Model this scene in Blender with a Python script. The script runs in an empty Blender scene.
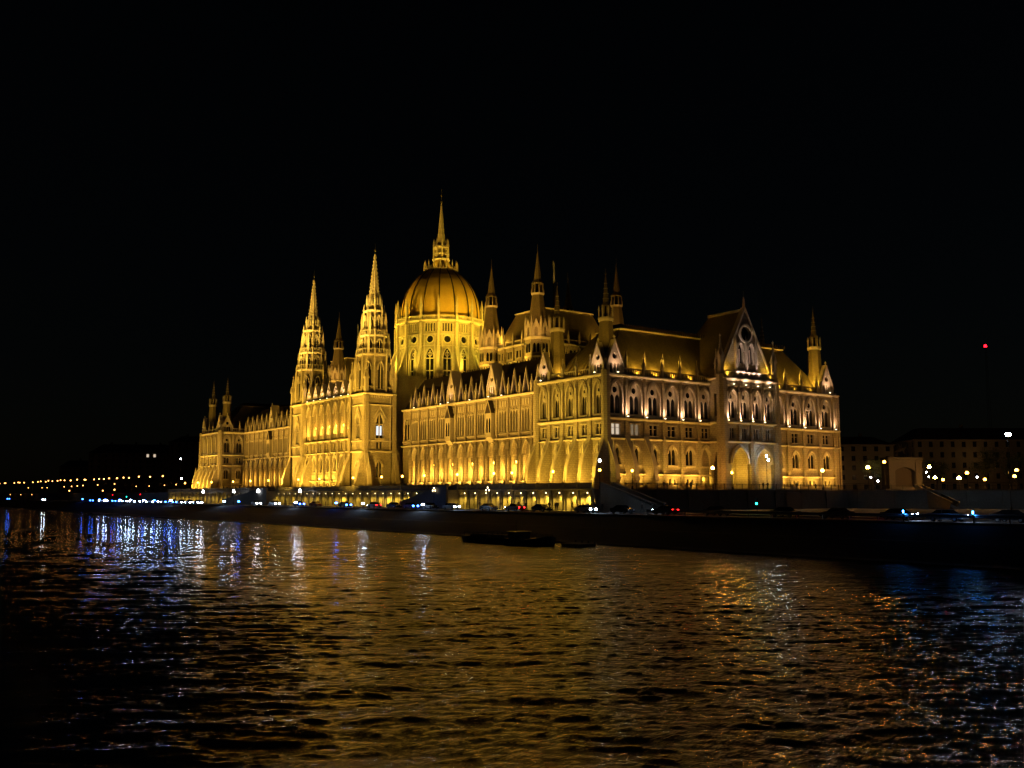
import bpy, bmesh, math, random
import numpy as np
from mathutils import Vector, Matrix
from mathutils.geometry import tessellate_polygon
random.seed(7); R = math.radians
SC = bpy.context.scene; COL = SC.collection

# ------------------------------------------------------------------ materials
def mat(name, base, rough=.8, metal=0., noise=None, bump=0., emit=None, estr=0., scale=1., spec=.5, brick=None):
    m = bpy.data.materials.new(name); m.use_nodes = True
    nt = m.node_tree; N = nt.nodes; L = nt.links
    b = N['Principled BSDF']
    b.inputs['Base Color'].default_value = (*base, 1); b.inputs['Roughness'].default_value = rough
    b.inputs['Metallic'].default_value = metal; b.inputs['Specular IOR Level'].default_value = spec
    if emit:
        b.inputs['Emission Color'].default_value = (*emit, 1); b.inputs['Emission Strength'].default_value = estr
    if noise or bump or brick:
        tc = N.new('ShaderNodeTexCoord')
        n1 = N.new('ShaderNodeTexNoise'); n1.inputs['Scale'].default_value = .35*scale; n1.inputs['Detail'].default_value = 8
        n2 = N.new('ShaderNodeTexNoise'); n2.inputs['Scale'].default_value = 3.1*scale; n2.inputs['Detail'].default_value = 6
        mp = N.new('ShaderNodeMapping'); mp.inputs['Scale'].default_value = (1, 1, .35)
        L.new(tc.outputs['Object'], mp.inputs[0]); L.new(mp.outputs[0], n1.inputs['Vector']); L.new(tc.outputs['Object'], n2.inputs['Vector'])
        if noise:
            r = N.new('ShaderNodeValToRGB'); r.color_ramp.elements[0].position = .3; r.color_ramp.elements[1].position = .72
            r.color_ramp.elements[0].color = (*noise, 1); r.color_ramp.elements[1].color = (*base, 1)
            mx = N.new('ShaderNodeMath'); mx.operation = 'ADD'; mx.inputs[1].default_value = 0
            md = N.new('ShaderNodeMath'); md.operation = 'MULTIPLY_ADD'; md.inputs[1].default_value = .45; 
            ms = N.new('ShaderNodeMath'); ms.operation = 'MULTIPLY'; ms.inputs[1].default_value = .55
            L.new(n1.outputs[0], ms.inputs[0]); L.new(n2.outputs[0], md.inputs[0]); L.new(ms.outputs[0], md.inputs[2])
            L.new(md.outputs[0], r.inputs[0])
            out = r.outputs[0]
            if brick:
                sx = N.new('ShaderNodeSeparateXYZ'); L.new(tc.outputs['Object'], sx.inputs[0])
                ad = N.new('ShaderNodeMath'); ad.operation = 'ADD'; L.new(sx.outputs[0], ad.inputs[0]); L.new(sx.outputs[1], ad.inputs[1])
                cb = N.new('ShaderNodeCombineXYZ'); L.new(ad.outputs[0], cb.inputs[0]); L.new(sx.outputs[2], cb.inputs[1])
                bt = N.new('ShaderNodeTexBrick'); bt.inputs['Scale'].default_value = brick
                bt.inputs['Color1'].default_value = (1, 1, 1, 1); bt.inputs['Color2'].default_value = (.8, .8, .8, 1); bt.inputs['Mortar'].default_value = (.45, .45, .45, 1)
                bt.inputs['Mortar Size'].default_value = .02
                L.new(cb.outputs[0], bt.inputs['Vector'])
                mm = N.new('ShaderNodeMixRGB'); mm.blend_type = 'MULTIPLY'; mm.inputs[0].default_value = .9 if 'slate' in name else .6
                L.new(out, mm.inputs[1]); L.new(bt.outputs[0], mm.inputs[2]); out = mm.outputs[0]
            L.new(out, b.inputs['Base Color'])
        if bump:
            bp = N.new('ShaderNodeBump'); bp.inputs['Strength'].default_value = bump; bp.inputs['Distance'].default_value = .1
            L.new(n2.outputs[0], bp.inputs['Height']); L.new(bp.outputs[0], b.inputs['Normal'])
    return m

M = dict(
 stone=mat('limestone', (.46, .385, .28), .85, noise=(.2, .155, .1), bump=.5, brick=.55),
 trim=mat('carved_stone', (.52, .45, .35), .8, noise=(.34, .28, .2), bump=.4),
 slate=mat('roof_slate', (.24, .185, .085), .6, noise=(.13, .1, .05), bump=.4, brick=1.1),
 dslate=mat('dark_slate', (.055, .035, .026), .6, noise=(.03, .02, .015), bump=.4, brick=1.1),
 dome=mat('dome_copper', (.5, .345, .075), .55, noise=(.36, .235, .055), bump=.25, scale=.6),
 glass=mat('window_glass', (.012, .011, .012), .12, spec=.6),
 litglass=mat('lit_window', (.1, .1, .1), .3, emit=(1., .82, .6), estr=.55),
 litdim=mat('dim_window', (.1, .1, .1), .3, emit=(1., .75, .45), estr=.16),
 litcool=mat('lit_window_cool', (.1, .1, .1), .3, emit=(.7, .85, 1.), estr=1.1),
 metal=mat('dark_iron', (.02, .02, .022), .5, .6),
 gilt=mat('finial_metal', (.25, .2, .1), .4, .8),
 wallst=mat('embankment_stone', (.2, .18, .15), .9, noise=(.11, .1, .085), bump=.6, brick=.7),
 asphalt=mat('asphalt', (.045, .045, .048), .85, noise=(.03, .03, .032), bump=.3),
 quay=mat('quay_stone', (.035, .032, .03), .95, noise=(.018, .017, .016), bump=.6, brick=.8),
 paving=mat('paving', (.16, .14, .12), .9, noise=(.1, .09, .075), bump=.3),
 paint=mat('road_paint', (.6, .6, .6), .7, noise=(.4, .4, .4)),
 globe=mat('lamp_globe', (1, 1, 1), .4, emit=(1., .42, .04), estr=30),
 globeb=mat('bright_lamp_globe', (1, 1, 1), .4, emit=(1., .42, .06), estr=260),
 globec=mat('bright_cool_globe', (1, 1, 1), .4, emit=(.6, .78, 1.), estr=170),
 globew=mat('lamp_globe_white', (1, 1, 1), .4, emit=(.9, .92, 1.), estr=45),
 globefar=mat('far_lamp', (1, 1, 1), .4, emit=(1., .4, .09), estr=9),
 uplit=mat('uplight_lens', (1, 1, 1), .4, emit=(1., .75, .4), estr=7),
 ledblue=mat('blue_led', (1, 1, 1), .4, emit=(.03, .16, 1.), estr=36),
 ledcyan=mat('cyan_led', (1, 1, 1), .4, emit=(.04, .3, 1.), estr=50),
 ledwhite=mat('cool_led', (1, 1, 1), .4, emit=(.5, .7, 1.), estr=90),
 head=mat('headlight', (1, 1, 1), .3, emit=(.6, .76, 1.), estr=90),
 tail=mat('taillight', (.3, .0, .0), .3, emit=(1., .008, .01), estr=30),
 red=mat('red_beacon', (.3, 0, 0), .3, emit=(1., .004, .01), estr=14),
 green=mat('green_signal', (0, .3, .2), .3, emit=(.02, 1., .55), estr=14),
 carb=mat('car_paint_dark', (.02, .021, .025), .25, .3, spec=.6),
 cars=mat('car_paint_silver', (.3, .31, .33), .3, .6),
 carr=mat('car_paint_red', (.16, .012, .01), .3, .2),
 tyre=mat('rubber', (.012, .012, .012), .9),
 skin=mat('skin', (.4, .24, .17), .6), cloth=mat('dark_cloth', (.02, .02, .025), .9, noise=(.035, .03, .03)),
 cloth2=mat('brown_cloth', (.07, .045, .03), .9, noise=(.04, .03, .02)),
 hull=mat('hull_paint', (.015, .016, .02), .5, noise=(.025, .02, .018)), deck=mat('deck_planks', (.14, .12, .1), .8, noise=(.08, .07, .06)),
 bldg=mat('far_plaster', (.15, .12, .08), .9, noise=(.1, .08, .055), bump=.2),
 monu=mat('pale_monument', (.15, .14, .13), .8, noise=(.08, .074, .068), bump=.3),
 bronze=mat('bronze', (.05, .045, .035), .5, .5), bark=mat('bark', (.05, .035, .025), .95, noise=(.03, .02, .015), bump=.5),
 leaf=mat('leaves', (.05, .07, .02), .8, noise=(.025, .04, .01)),
 flagw=mat('flag_cloth', (.5, .5, .52), .8, noise=(.2, .22, .2)),
)

# ------------------------------------------------------------------ mesh helpers
class MB:
    def __init__(s): s.v = []; s.f = []; s.m = []; s.mats = []
    def mi(s, k):
        if k not in s.mats: s.mats.append(k)
        return s.mats.index(k)
    def add(s, vs, fs, k):
        o = len(s.v); s.v.extend(vs); i = s.mi(k)
        for f in fs: s.f.append([o+a for a in f]); s.m.append(i)
    def mesh(s, name):
        me = bpy.data.meshes.new(name); me.from_pydata(s.v, [], s.f)
        for k in s.mats: me.materials.append(M[k])
        if len(s.mats) > 1: me.polygons.foreach_set('material_index', s.m)
        me.update(); return me
    def obj(s, name, parent=None, loc=(0, 0, 0), rz=0):
        return link(name, s.mesh(name), parent, loc, rz)
def link(name, data, parent=None, loc=(0, 0, 0), rz=0, sc=None):
    o = bpy.data.objects.new(name, data); COL.objects.link(o); o.location = loc; o.rotation_euler = (0, 0, rz)
    if sc: o.scale = sc if hasattr(sc, '__len__') else (sc,)*3
    o.parent = parent; return o
def thing(name, label, cat, loc=(0, 0, 0), rz=0, group=None, data=None):
    o = link(name, data, None, loc, rz); o['label'] = label; o['category'] = cat
    if group: o['group'] = group
    return o
def structure(o): o['kind'] = 'structure'; return o
def copy_tree(root, loc, rz, label, group=None, sc=None):
    r = root.copy(); COL.objects.link(r); r.location = loc; r.rotation_euler = (0, 0, rz); r['label'] = label
    if group: r['group'] = group
    if sc: r.scale = (sc,)*3
    for ch in list(root.children):
        if ch.get('_skip'): continue
        c = ch.copy(); COL.objects.link(c); c.parent = r
        for g in list(ch.children):
            d = g.copy(); COL.objects.link(d); d.parent = c
    return r
def frame(ox, oy, deg):
    c, s = round(math.cos(R(deg)), 9), round(math.sin(R(deg)), 9)
    T = lambda a, d, z: (ox + a*c + d*s, oy + a*s - d*c, z)
    T.rz = R(deg); return T
ID = lambda a, d, z: (a, -d, z)
BF = [(0, 3, 2, 1), (4, 5, 6, 7), (0, 1, 5, 4), (1, 2, 6, 5), (2, 3, 7, 6), (3, 0, 4, 7)]
def box(mb, T, s0, s1, d0, d1, z0, z1, k='stone'):
    mb.add([T(*p) for p in ((s0, d0, z0), (s1, d0, z0), (s1, d1, z0), (s0, d1, z0), (s0, d0, z1), (s1, d0, z1), (s1, d1, z1), (s0, d1, z1))], BF, k)
def prism(mb, pts, k):            # pts: two equal loops of 3-D points
    n = len(pts)//2
    mb.add(pts, [list(range(n))[::-1], list(range(n, 2*n))] + [(i, (i+1) % n, n+(i+1) % n, n+i) for i in range(n)], k)
def prof_s(mb, T, prof, s0, s1, k='trim'):   # profile in (d,z) run along s
    prism(mb, [T(s0, d, z) for d, z in prof] + [T(s1, d, z) for d, z in prof], k)
def prof_d(mb, T, prof, d0, d1, k='stone'):  # profile in (s,z) with thickness d0..d1
    prism(mb, [T(s, d0, z) for s, z in prof] + [T(s, d1, z) for s, z in prof], k)
def frus(mb, x, y, z0, z1, r0, r1, n=8, k='stone', rot=None, cap=True):
    rot = math.pi/n if rot is None else rot
    A = [(x+r0*math.cos(2*math.pi*i/n+rot), y+r0*math.sin(2*math.pi*i/n+rot), z0) for i in range(n)]
    if r1 <= 0.001:
        mb.add(A+[(x, y, z1)], [(i, (i+1) % n, n) for i in range(n)] + ([list(range(n))[::-1]] if cap else []), k)
    else:
        B = [(x+r1*math.cos(2*math.pi*i/n+rot), y+r1*math.sin(2*math.pi*i/n+rot), z1) for i in range(n)]
        mb.add(A+B, [(i, (i+1) % n, n+(i+1) % n, n+i) for i in range(n)] + ([list(range(n))[::-1], list(range(n, 2*n))] if cap else []), k)
def ledge(mb, T, s0, s1, z, h=.35, d=.35, k='trim'):
    prof_s(mb, T, [(-.1, z-h), (d*.45, z-h), (d, z-h*.35), (d, z), (-.1, z+.06)], s0, s1, k)
def arch(w, z0, zs, za, n=5, cx=0.):
    L = [(cx-w/2, z0)]
    for i in range(n+1):
        t = i/n; L.append((cx-w/2*(1-t**1.7), zs+(za-zs)*(.4*t+.6*(1-(1-t)**1.9))))
    return L + [(2*cx-a, b) for a, b in L[-2::-1]]
def rect(w, z0, z1, cx=0.): return [(cx-w/2, z0), (cx-w/2, z1), (cx+w/2, z1), (cx+w/2, z0)]
def circ(r, cz, cx=0., n=10): return [(cx+r*math.cos(2*math.pi*i/n+.3), cz+r*math.sin(2*math.pi*i/n+.3)) for i in range(n)]
_tc = {}
def plate(mb, T, outer, holes, d=0., depth=.6, k='stone', kr=None, off=0.):
    key = repr((outer, holes))
    if key not in _tc:
        loops = [[Vector((a, b, 0)) for a, b in outer]] + [[Vector((a, b, 0)) for a, b in h] for h in holes]
        _tc[key] = tessellate_polygon(loops)
    pts = [p for l in [outer]+holes for p in l]
    mb.add([T(a+off, d, z) for a, z in pts], _tc[key], k)
    for h in holes:
        n = len(h)
        mb.add([T(a+off, d, z) for a, z in h]+[T(a+off, d-depth, z) for a, z in h], [(i, (i+1) % n, n+(i+1) % n, n+i) for i in range(n)], kr or k)
def band(mb, T, inner, t, d0, d1, off=0., k='trim', closed=False):   # raised hood moulding round an opening
    cx = sum(p[0] for p in inner)/len(inner); cz = min(p[1] for p in inner) + .45*(max(p[1] for p in inner)-min(p[1] for p in inner))
    if closed: cz = sum(p[1] for p in inner)/len(inner)
    out = []
    for a, z in inner:
        v = Vector((a-cx, max(z-cz, 0) if not closed else z-cz)); 
        v = v.normalized() if v.length > 1e-6 else Vector((0, 1)); out.append((a+v.x*t, z+v.y*t))
    n = len(inner); P = []
    for d in (d0, d1):
        P += [T(a+off, d, z) for a, z in inner] + [T(a+off, d, z) for a, z in out]
    F = []
    for i in range(n if closed else n-1):
        j = (i+1) % n
        F += [(2*n+i, 2*n+j, 3*n+j, 3*n+i), (n+i, n+j, 3*n+j, 3*n+i), (i, j, 2*n+j, 2*n+i)]
    if not closed: F += [(0, n, 3*n, 2*n), (n-1, 2*n-1, 4*n-1, 3*n-1)]
    mb.add(P, F, k)
def balustrade(mb, T, s0, s1, z, h=1.6, step=.62, d=-.1, k='trim'):
    box(mb, T, s0, s1, d-.3, d+.05, z, z+.28, k); box(mb, T, s0, s1, d-.32, d+.08, z+h-.25, z+h, k)
    n = max(1, int((s1-s0)/step))
    for i in range(n):
        c = s0+(i+.5)*(s1-s0)/n; box(mb, T, c-.11, c+.11, d-.24, d-.02, z+.28, z+h-.25, k)

# window meshes (shared) : origin at bottom centre, local x along the wall, -y outward
WM = {}
def wmesh(kind, w, h, lit=None):
    key = (kind, round(w, 2), round(h, 2), lit)
    if key in WM: return WM[key]
    mb = MB(); g = lit or 'glass'
    if kind == 'rose':
        o = circ(w/2, h/2, n=14); plate(mb, ID, o, [], -.4, k=g)
        plate(mb, ID, o, [circ(w*.1, h/2, n=8)]+[circ(w*.12, h/2+w*.3*math.sin(a), w*.3*math.cos(a), 6) for a in [i*math.pi/4 for i in range(8)]], -.25, .12, 'trim')
    elif kind == 'rect':
        plate(mb, ID, rect(w, 0, h), [], -.4, k=g)
        box(mb, ID, -.13, .13, -.38, -.15, 0, h, 'trim'); box(mb, ID, -w/2, w/2, -.38, -.25, h*.62, h*.62+.1, 'trim')
    elif kind == 'slot':
        plate(mb, ID, arch(w, 0, h*.85, h, 3), [], -.4, k=g)
    else:
        o = arch(w, 0, h*.58, h); plate(mb, ID, o, [], -.42, k=g)
        if kind == 'twin':
            hs = [arch(w*.43, .1, h*.66, h*.86, 3, -w*.24), arch(w*.43, .1, h*.66, h*.86, 3, w*.24)]
        else:
            hs = [arch(w*.42, .1, h*.45, h*.6, 3, -w*.24), arch(w*.42, .1, h*.45, h*.6, 3, w*.24), circ(w*.22, h*.75)]
        plate(mb, ID, o, hs, -.22, .16, 'trim')
    WM[key] = mb.mesh('window'); return WM[key]
NWIN = [0]; stuffwin = MB()
def window(sec, T, s, z, kind, w, h, lit=None, d=0., major=True):
    me = wmesh(kind, w, h, lit)
    if major and NWIN[0] < 98:
        NWIN[0] += 1
        link('window', me, sec, T(s, d, z), T.rz)
    else:
        o = T(s, d, z); c, sn = math.cos(T.rz), math.sin(T.rz)
        base = len(stuffwin.v)
        stuffwin.v.extend([(o[0]+v.co.x*c-v.co.y*sn, o[1]+v.co.x*sn+v.co.y*c, o[2]+v.co.z) for v in me.vertices])
        ks = [stuffwin.mi(next(k for k in M if M[k] == m)) for m in me.materials]
        for p in me.polygons: stuffwin.f.append([base+i for i in p.vertices]); stuffwin.m.append(ks[p.material_index])

# pinnacle mesh (unit height 1, shaft width .22)
def pinn_mesh():
    mb = MB(); q = math.pi/4
    frus(mb, 0, 0, 0, .42, .15, .14, 4, 'trim', q); frus(mb, 0, 0, .42, .47, .2, .2, 4, 'trim', q)
    for i in range(4):
        a = i*math.pi/2; mb.add([(.15*math.cos(a)-.09*math.sin(a), .15*math.sin(a)+.09*math.cos(a), .47), (.15*math.cos(a)+.09*math.sin(a), .15*math.sin(a)-.09*math.cos(a), .47), (.13*math.cos(a), .13*math.sin(a), .64), (0, 0, .5)], [(0, 1, 2), (0, 2, 3), (1, 2, 3)], 'trim')
    frus(mb, 0, 0, .47, .93, .12, .02, 4, 'trim', q)
    for i, t in enumerate((.6, .72, .83)): frus(mb, 0, 0, t, t+.03, .15-.09*i/2*1.1, .13-.09*i/2*1.1, 4, 'trim', 0)
    frus(mb, 0, 0, .92, .95, .05, .05, 6, 'trim'); frus(mb, 0, 0, .95, 1, .03, 0, 6, 'trim')
    return mb.mesh('pinnacle')
PM = pinn_mesh(); NP = [0]; stuffpin = MB()
def pinnacle(sec, x, y, z, h, w=None, major=True):
    w = w or h*.9
    if major and NP[0] < 98:
        NP[0] += 1; link('pinnacle', PM, sec, (x, y, z), 0, (w, w, h))
    else:
        b = len(stuffpin.v); stuffpin.v.extend([(x+v.co.x*w, y+v.co.y*w, z+v.co.z*h) for v in PM.vertices]); stuffpin.mi('trim')
        for p in PM.polygons: stuffpin.f.append([b+i for i in p.vertices]); stuffpin.m.append(0)
def gable(sec, T, s, w, z0, z1, d=0., name='gable', deep=1.2):
    mb = MB(); h = z1-z0; zs = z0+h*.2
    out = [(s-w/2, z0), (s-w/2, zs), (s, z1-.6), (s+w/2, zs), (s+w/2, z0)]
    lan = [arch(w*.16, z0+.25, z0+h*.24, z0+h*.33, 3, s+i*w*.21) for i in (-1, 0, 1)]
    plate(mb, T, out, [circ(w*.15, z0+h*.52, s, 8)]+lan, d, .5, 'trim')
    plate(mb, T, out, [], d-.5, k='glass')
    for sg in (-1, 1):
        a, b = (s+sg*(w/2+.15), zs-.1), (s, z1-.5)
        prism(mb, [T(p[0], d+dd, p[1]+zz) for dd in (.25,) for p, zz in ((a, 0), (a, .5), (b, .5), (b, 0))] + [T(p[0], d-deep, p[1]+zz) for p, zz in ((a, 0), (a, .5), (b, .5), (b, 0))], 'trim')
        box(mb, T, s+sg*w/2-.2, s+sg*w/2+.2, d-.4, d+.12, z0, zs, 'trim')
        prism(mb, [T(s+sg*w/2, d-.5, z0), T(s+sg*w/2, d-.5, zs), T(s, d-.5, z1-.6), T(s+sg*w/2, d-deep, z0), T(s+sg*w/2, d-deep, zs), T(s, d-deep, z1-.6)], 'stone')
        c = T(s+sg*w/2, d-.1, 0); pinnacle(sec, c[0], c[1], zs-.3, h*.38, 1.6)
    c = T(s, d-.15, 0); frus(mb, c[0], c[1], z1-.2, z1+.5, .12, .12, 6, 'trim'); frus(mb, c[0], c[1], z1+.4, z1+.9, .3, .05, 6, 'trim')
    return mb.obj(name, sec)

# lights ------------------------------------------------------------------
def lamp(kind, loc, energy, col, target=None, size=60, blend=.6, rad=.3):
    l = bpy.data.lights.new('flood_or_fill', kind); l.energy = energy*2.4; l.color = col; l.shadow_soft_size = rad
    if kind == 'SPOT': l.spot_size = R(size); l.spot_blend = blend
    o = bpy.data.objects.new('flood_or_fill_beam', l); COL.objects.link(o); o.location = loc
    if target is not None: o.rotation_euler = (Vector(target)-Vector(loc)).to_track_quat('-Z', 'Y').to_euler()
    return o
_u = MB(); _T0 = ID; box(_u, ID, -.13, .13, .03, .27, 0, .14, 'uplit'); box(_u, ID, -.22, .22, -.02, .34, -.12, 0, 'metal'); UM = _u.mesh('uplight'); NU = [0]
def uplight(sec, T, s, d, z, energy=0, col=(1, .7, .35), lean=.5, size=95, vis=True):
    energy *= random.uniform(.65, 1.25)
    if vis and NU[0] < 98: NU[0] += 1; link('uplight', UM, sec, T(s, d, z), T.rz)
    if energy: lamp('SPOT', T(s, d+(.55 if d < 1 else .15), z+.3), energy*(1.35 if d < 1 else 1), col, T(s, d+.15-lean, z+4), size, .9, .35)
YEL = (1., .575, .055); GOLD = (1., .56, .07); AMB = (1., .5, .09); PINK = (1., .6, .35); GRN = (1., .63, .06)

# ------------------------------------------------------------------ the parliament
B = thing('parliament_building', 'huge floodlit golden gothic palace with central dome, twin openwork towers and many spires', 'building', (0, 0, 0))
def section(name, mb): return mb.obj(name, B)
ZB = 8.8
def holes_bay(w, wl, wu, big=None):
    H = []
    if big is None:
        H += [rect(.65, 9.7, 10.9, -.75), rect(.65, 9.7, 10.9, .75), arch(wl, 13.8, 16.3, 17.9)]
    else: H += [arch(big, 8.95, 14.6, 18., 6)]
    H += [rect(wl*.95, 20., 22.2), arch(wu, 24.3, 28.3, 31.)]
    return H
WL = []     # window requests collected while a section mesh is still open
def palace(mb, T, s0, w, n, major=True, big=(), wl=2.2, wu=2.5, top=32.4, lits=None, first=0):
    for i in range(n):
        c = s0+(i+.5)*w; b = 3.6 if i in big else None
        H = holes_bay(w, wl, wu, b)
        plate(mb, T, [(-w/2, ZB-.5), (-w/2, top), (w/2, top), (w/2, ZB-.5)], H, 0, .7, 'stone', 'trim', c)
        band(mb, T, [p for p in H[-1] if p[1] > 27.], .6, -.02, .3, c); band(mb, T, [p for p in H[-1] if p[1] > 27.], .22, .0, .42, c)
        box(mb, T, c-wu/2-.55, c-wu/2-.18, 0, .28, 24.3, 28.3, 'trim'); box(mb, T, c+wu/2+.18, c+wu/2+.55, 0, .28, 24.3, 28.3, 'trim')
        if b is None: band(mb, T, [p for p in H[2] if p[1] > 15.9], .38, -.02, .25, c)
        else:
            band(mb, T, [p for p in H[0] if p[1] > 13], .7, -.02, .4, c)
        box(mb, T, c-wu/2-.3, c+wu/2+.3, -.1, .3, 23.9, 24.28, 'trim')
        box(mb, T, c-wl/2-.3, c+wl/2+.3, -.1, .25, 13.45, 13.78, 'trim'); box(mb, T, c-wl/2-.2, c+wl/2+.2, -.1, .2, 19.75, 19.98, 'trim')
        box(mb, T, c-wl/2-.2, c+wl/2+.2, -.1, .22, 22.22, 22.45, 'trim')
        # corbel table
        for j in range(int(w/.6)): q = c-w/2+(j+.5)*w/int(w/.6); box(mb, T, q-.13, q+.13, -.1, .32, top-.75, top-.2, 'trim')
        L = (lits or {}).get(i)
        WL.append((T, c, 24.3, 'tri', wu, 6.7, None, major)); WL.append((T, c, 20., 'rect', wl*.95, 2.2, L, major))
        if b is None: WL.append((T, c, 13.8, 'twin', wl, 4.1, None, major)); WL.append((T, c-.75, 9.7, 'slot', .65, 1.2, None, False)); WL.append((T, c+.75, 9.7, 'slot', .65, 1.2, None, False))
    for i in range(first, n+1):
        c = s0+i*w
        box(mb, T, c-.42, c+.42, -.1, .55, ZB-.5, 19.1, 'stone'); box(mb, T, c-.34, c+.34, -.1, .42, 19.1, top, 'stone')
        prof_s(mb, T, [(.4, 19.0), (.62, 19.0), (.42, 20.)], c-.3, c+.3, 'trim')
        box(mb, T, c-.26, c+.26, .0, .52, 24., 30.2, 'trim'); frus(mb, *T(c, .45, 0)[:2], 30.2, 31.6, .32, 0, 4, 'trim', math.pi/4+T.rz)
    S0, S1 = s0+(.61 if first else 0), s0+n*w
    for z, h, d in ((11.9, .3, .65), (19.3, .35, .62), (23.5, .5, .8), (top+.1, .55, .75)): ledge(mb, T, S0-.3, S1+.3, z, h, d)
    prof_s(mb, T, [(0, ZB-.5), (.75, ZB-.5), (.75, 9.35), (.55, 9.6), (0, 9.6)], S0-.3, S1+.3, 'stone')
def flush_windows(sec):
    for T, c, z, kind, w, h, lit, mj in WL: window(sec, T, c, z, kind, w, h, lit, 0, mj)
    WL.clear()
def buttress(mb, T, s, w=.9, z1=19.3, reach=3.6):     # battered fin with curved slope
    pr = [(0, ZB-.6), (reach, ZB-.6), (reach, 10.6), (reach-.25, 11.1), (reach-.5, 13.2), (reach-1.0, 15.0), (reach*.5, 16.9), (reach*.3, 18.2), (.45, z1+.6), (0, z1+.6)]
    prof_s(mb, T, pr, s-w/2, s+w/2, 'stone')
    cap = [(d+.16, z+.05) for d, z in pr[2:9]]; cap2 = [(d-.02, z-.12) for d, z in pr[2:9]][::-1]
    prof_s(mb, T, cap+cap2, s-w/2-.1, s+w/2+.1, 'trim')
    c = T(s, reach*.62, 0); frus(mb, c[0], c[1], 14.6, 16.4, .34, .3, 4, 'trim', math.pi/4+T.rz); frus(mb, c[0], c[1], 16.4, 19., .34, 0, 4, 'trim', math.pi/4+T.rz)
def turret_slate(sec, x, y, zb=33.6, k=.76, up=0.):    # steep slate turret with gallery, lantern and needle
    mb = MB(); q = math.pi/4
    frus(mb, x, y, zb, 44.3+up, 2.75*k, 1.95*k, 8, 'slate'); frus(mb, x, y, 44.1+up, 44.6+up, 2.25*k, 2.35*k, 8, 'trim'); frus(mb, x, y, 44.6+up, 44.95+up, 2.4*k, 2.3*k, 8, 'trim')
    for i in range(8):
        a = i*q+q/2; px, py = x+2.1*k*math.cos(a), y+2.1*k*math.sin(a)
        frus(mb, px, py, 44.9+up, 46.5+up, .12, .12, 4, 'trim'); frus(mb, px, py, 46.5+up, 47.6+up, .2, 0, 4, 'trim')
        px, py = x+1.15*k*math.cos(a), y+1.15*k*math.sin(a); frus(mb, px, py, 44.9+up, 47.6+up, .17, .17, 4, 'slate')
    frus(mb, x, y, 44.9+up, 47.4+up, .7*k, .7*k, 8, 'glass'); frus(mb, x, y, 47.4+up, 47.9+up, 1.45*k, 1.2*k, 8, 'slate'); frus(mb, x, y, 47.9+up, 54.6+up, .95*k, .06, 8, 'slate'); [frus(mb, x, y, 49+j*1.1, 49.15+j*1.1, (.95-.15*j)*k*.98, (.95-.15*j)*k*.9, 8, 'trim') for j in range(4)]
    frus(mb, x, y, 54.+up, 55.6+up, .07, .05, 6, 'gilt'); frus(mb, x, y, 54.4+up, 54.9+up, .22, .1, 6, 'gilt')
    return mb.obj('turret', sec)
def hip_roof(mb, x0, x1, y0, y1, z0, z1, ix, iy, band_h=1.5, k='slate', k2='dslate'):
    A = [(x0, y0, z0), (x1, y0, z0), (x1, y1, z0), (x0, y1, z0)]
    C = [(x0+ix, y0+iy, z1), (x1-ix, y0+iy, z1), (x1-ix, y1-iy, z1), (x0+ix, y1-iy, z1)]
    mb.add(A+C, [(0, 1, 5, 4), (1, 2, 6, 5), (2, 3, 7, 6), (3, 0, 4, 7)], k)
    e = .35; D = [(a-e if i in (0, 3) else a+e, b-e if i < 2 else b+e, z1+dz) for dz in (0, .3) for i, (a, b, c) in enumerate(C)]
    mb.add(D, BF, 'trim')
    ins = min(ix, iy)*.28
    E = [(a+(ins if i in (0, 3) else -ins), b+(ins if i < 2 else -ins), z1+band_h) for i, (a, b, c) in enumerate(C)]
    C2 = [(a, b, z1+.3) for a, b, c in C]
    mb.add(C2+E, BF[1:], k2)

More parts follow.
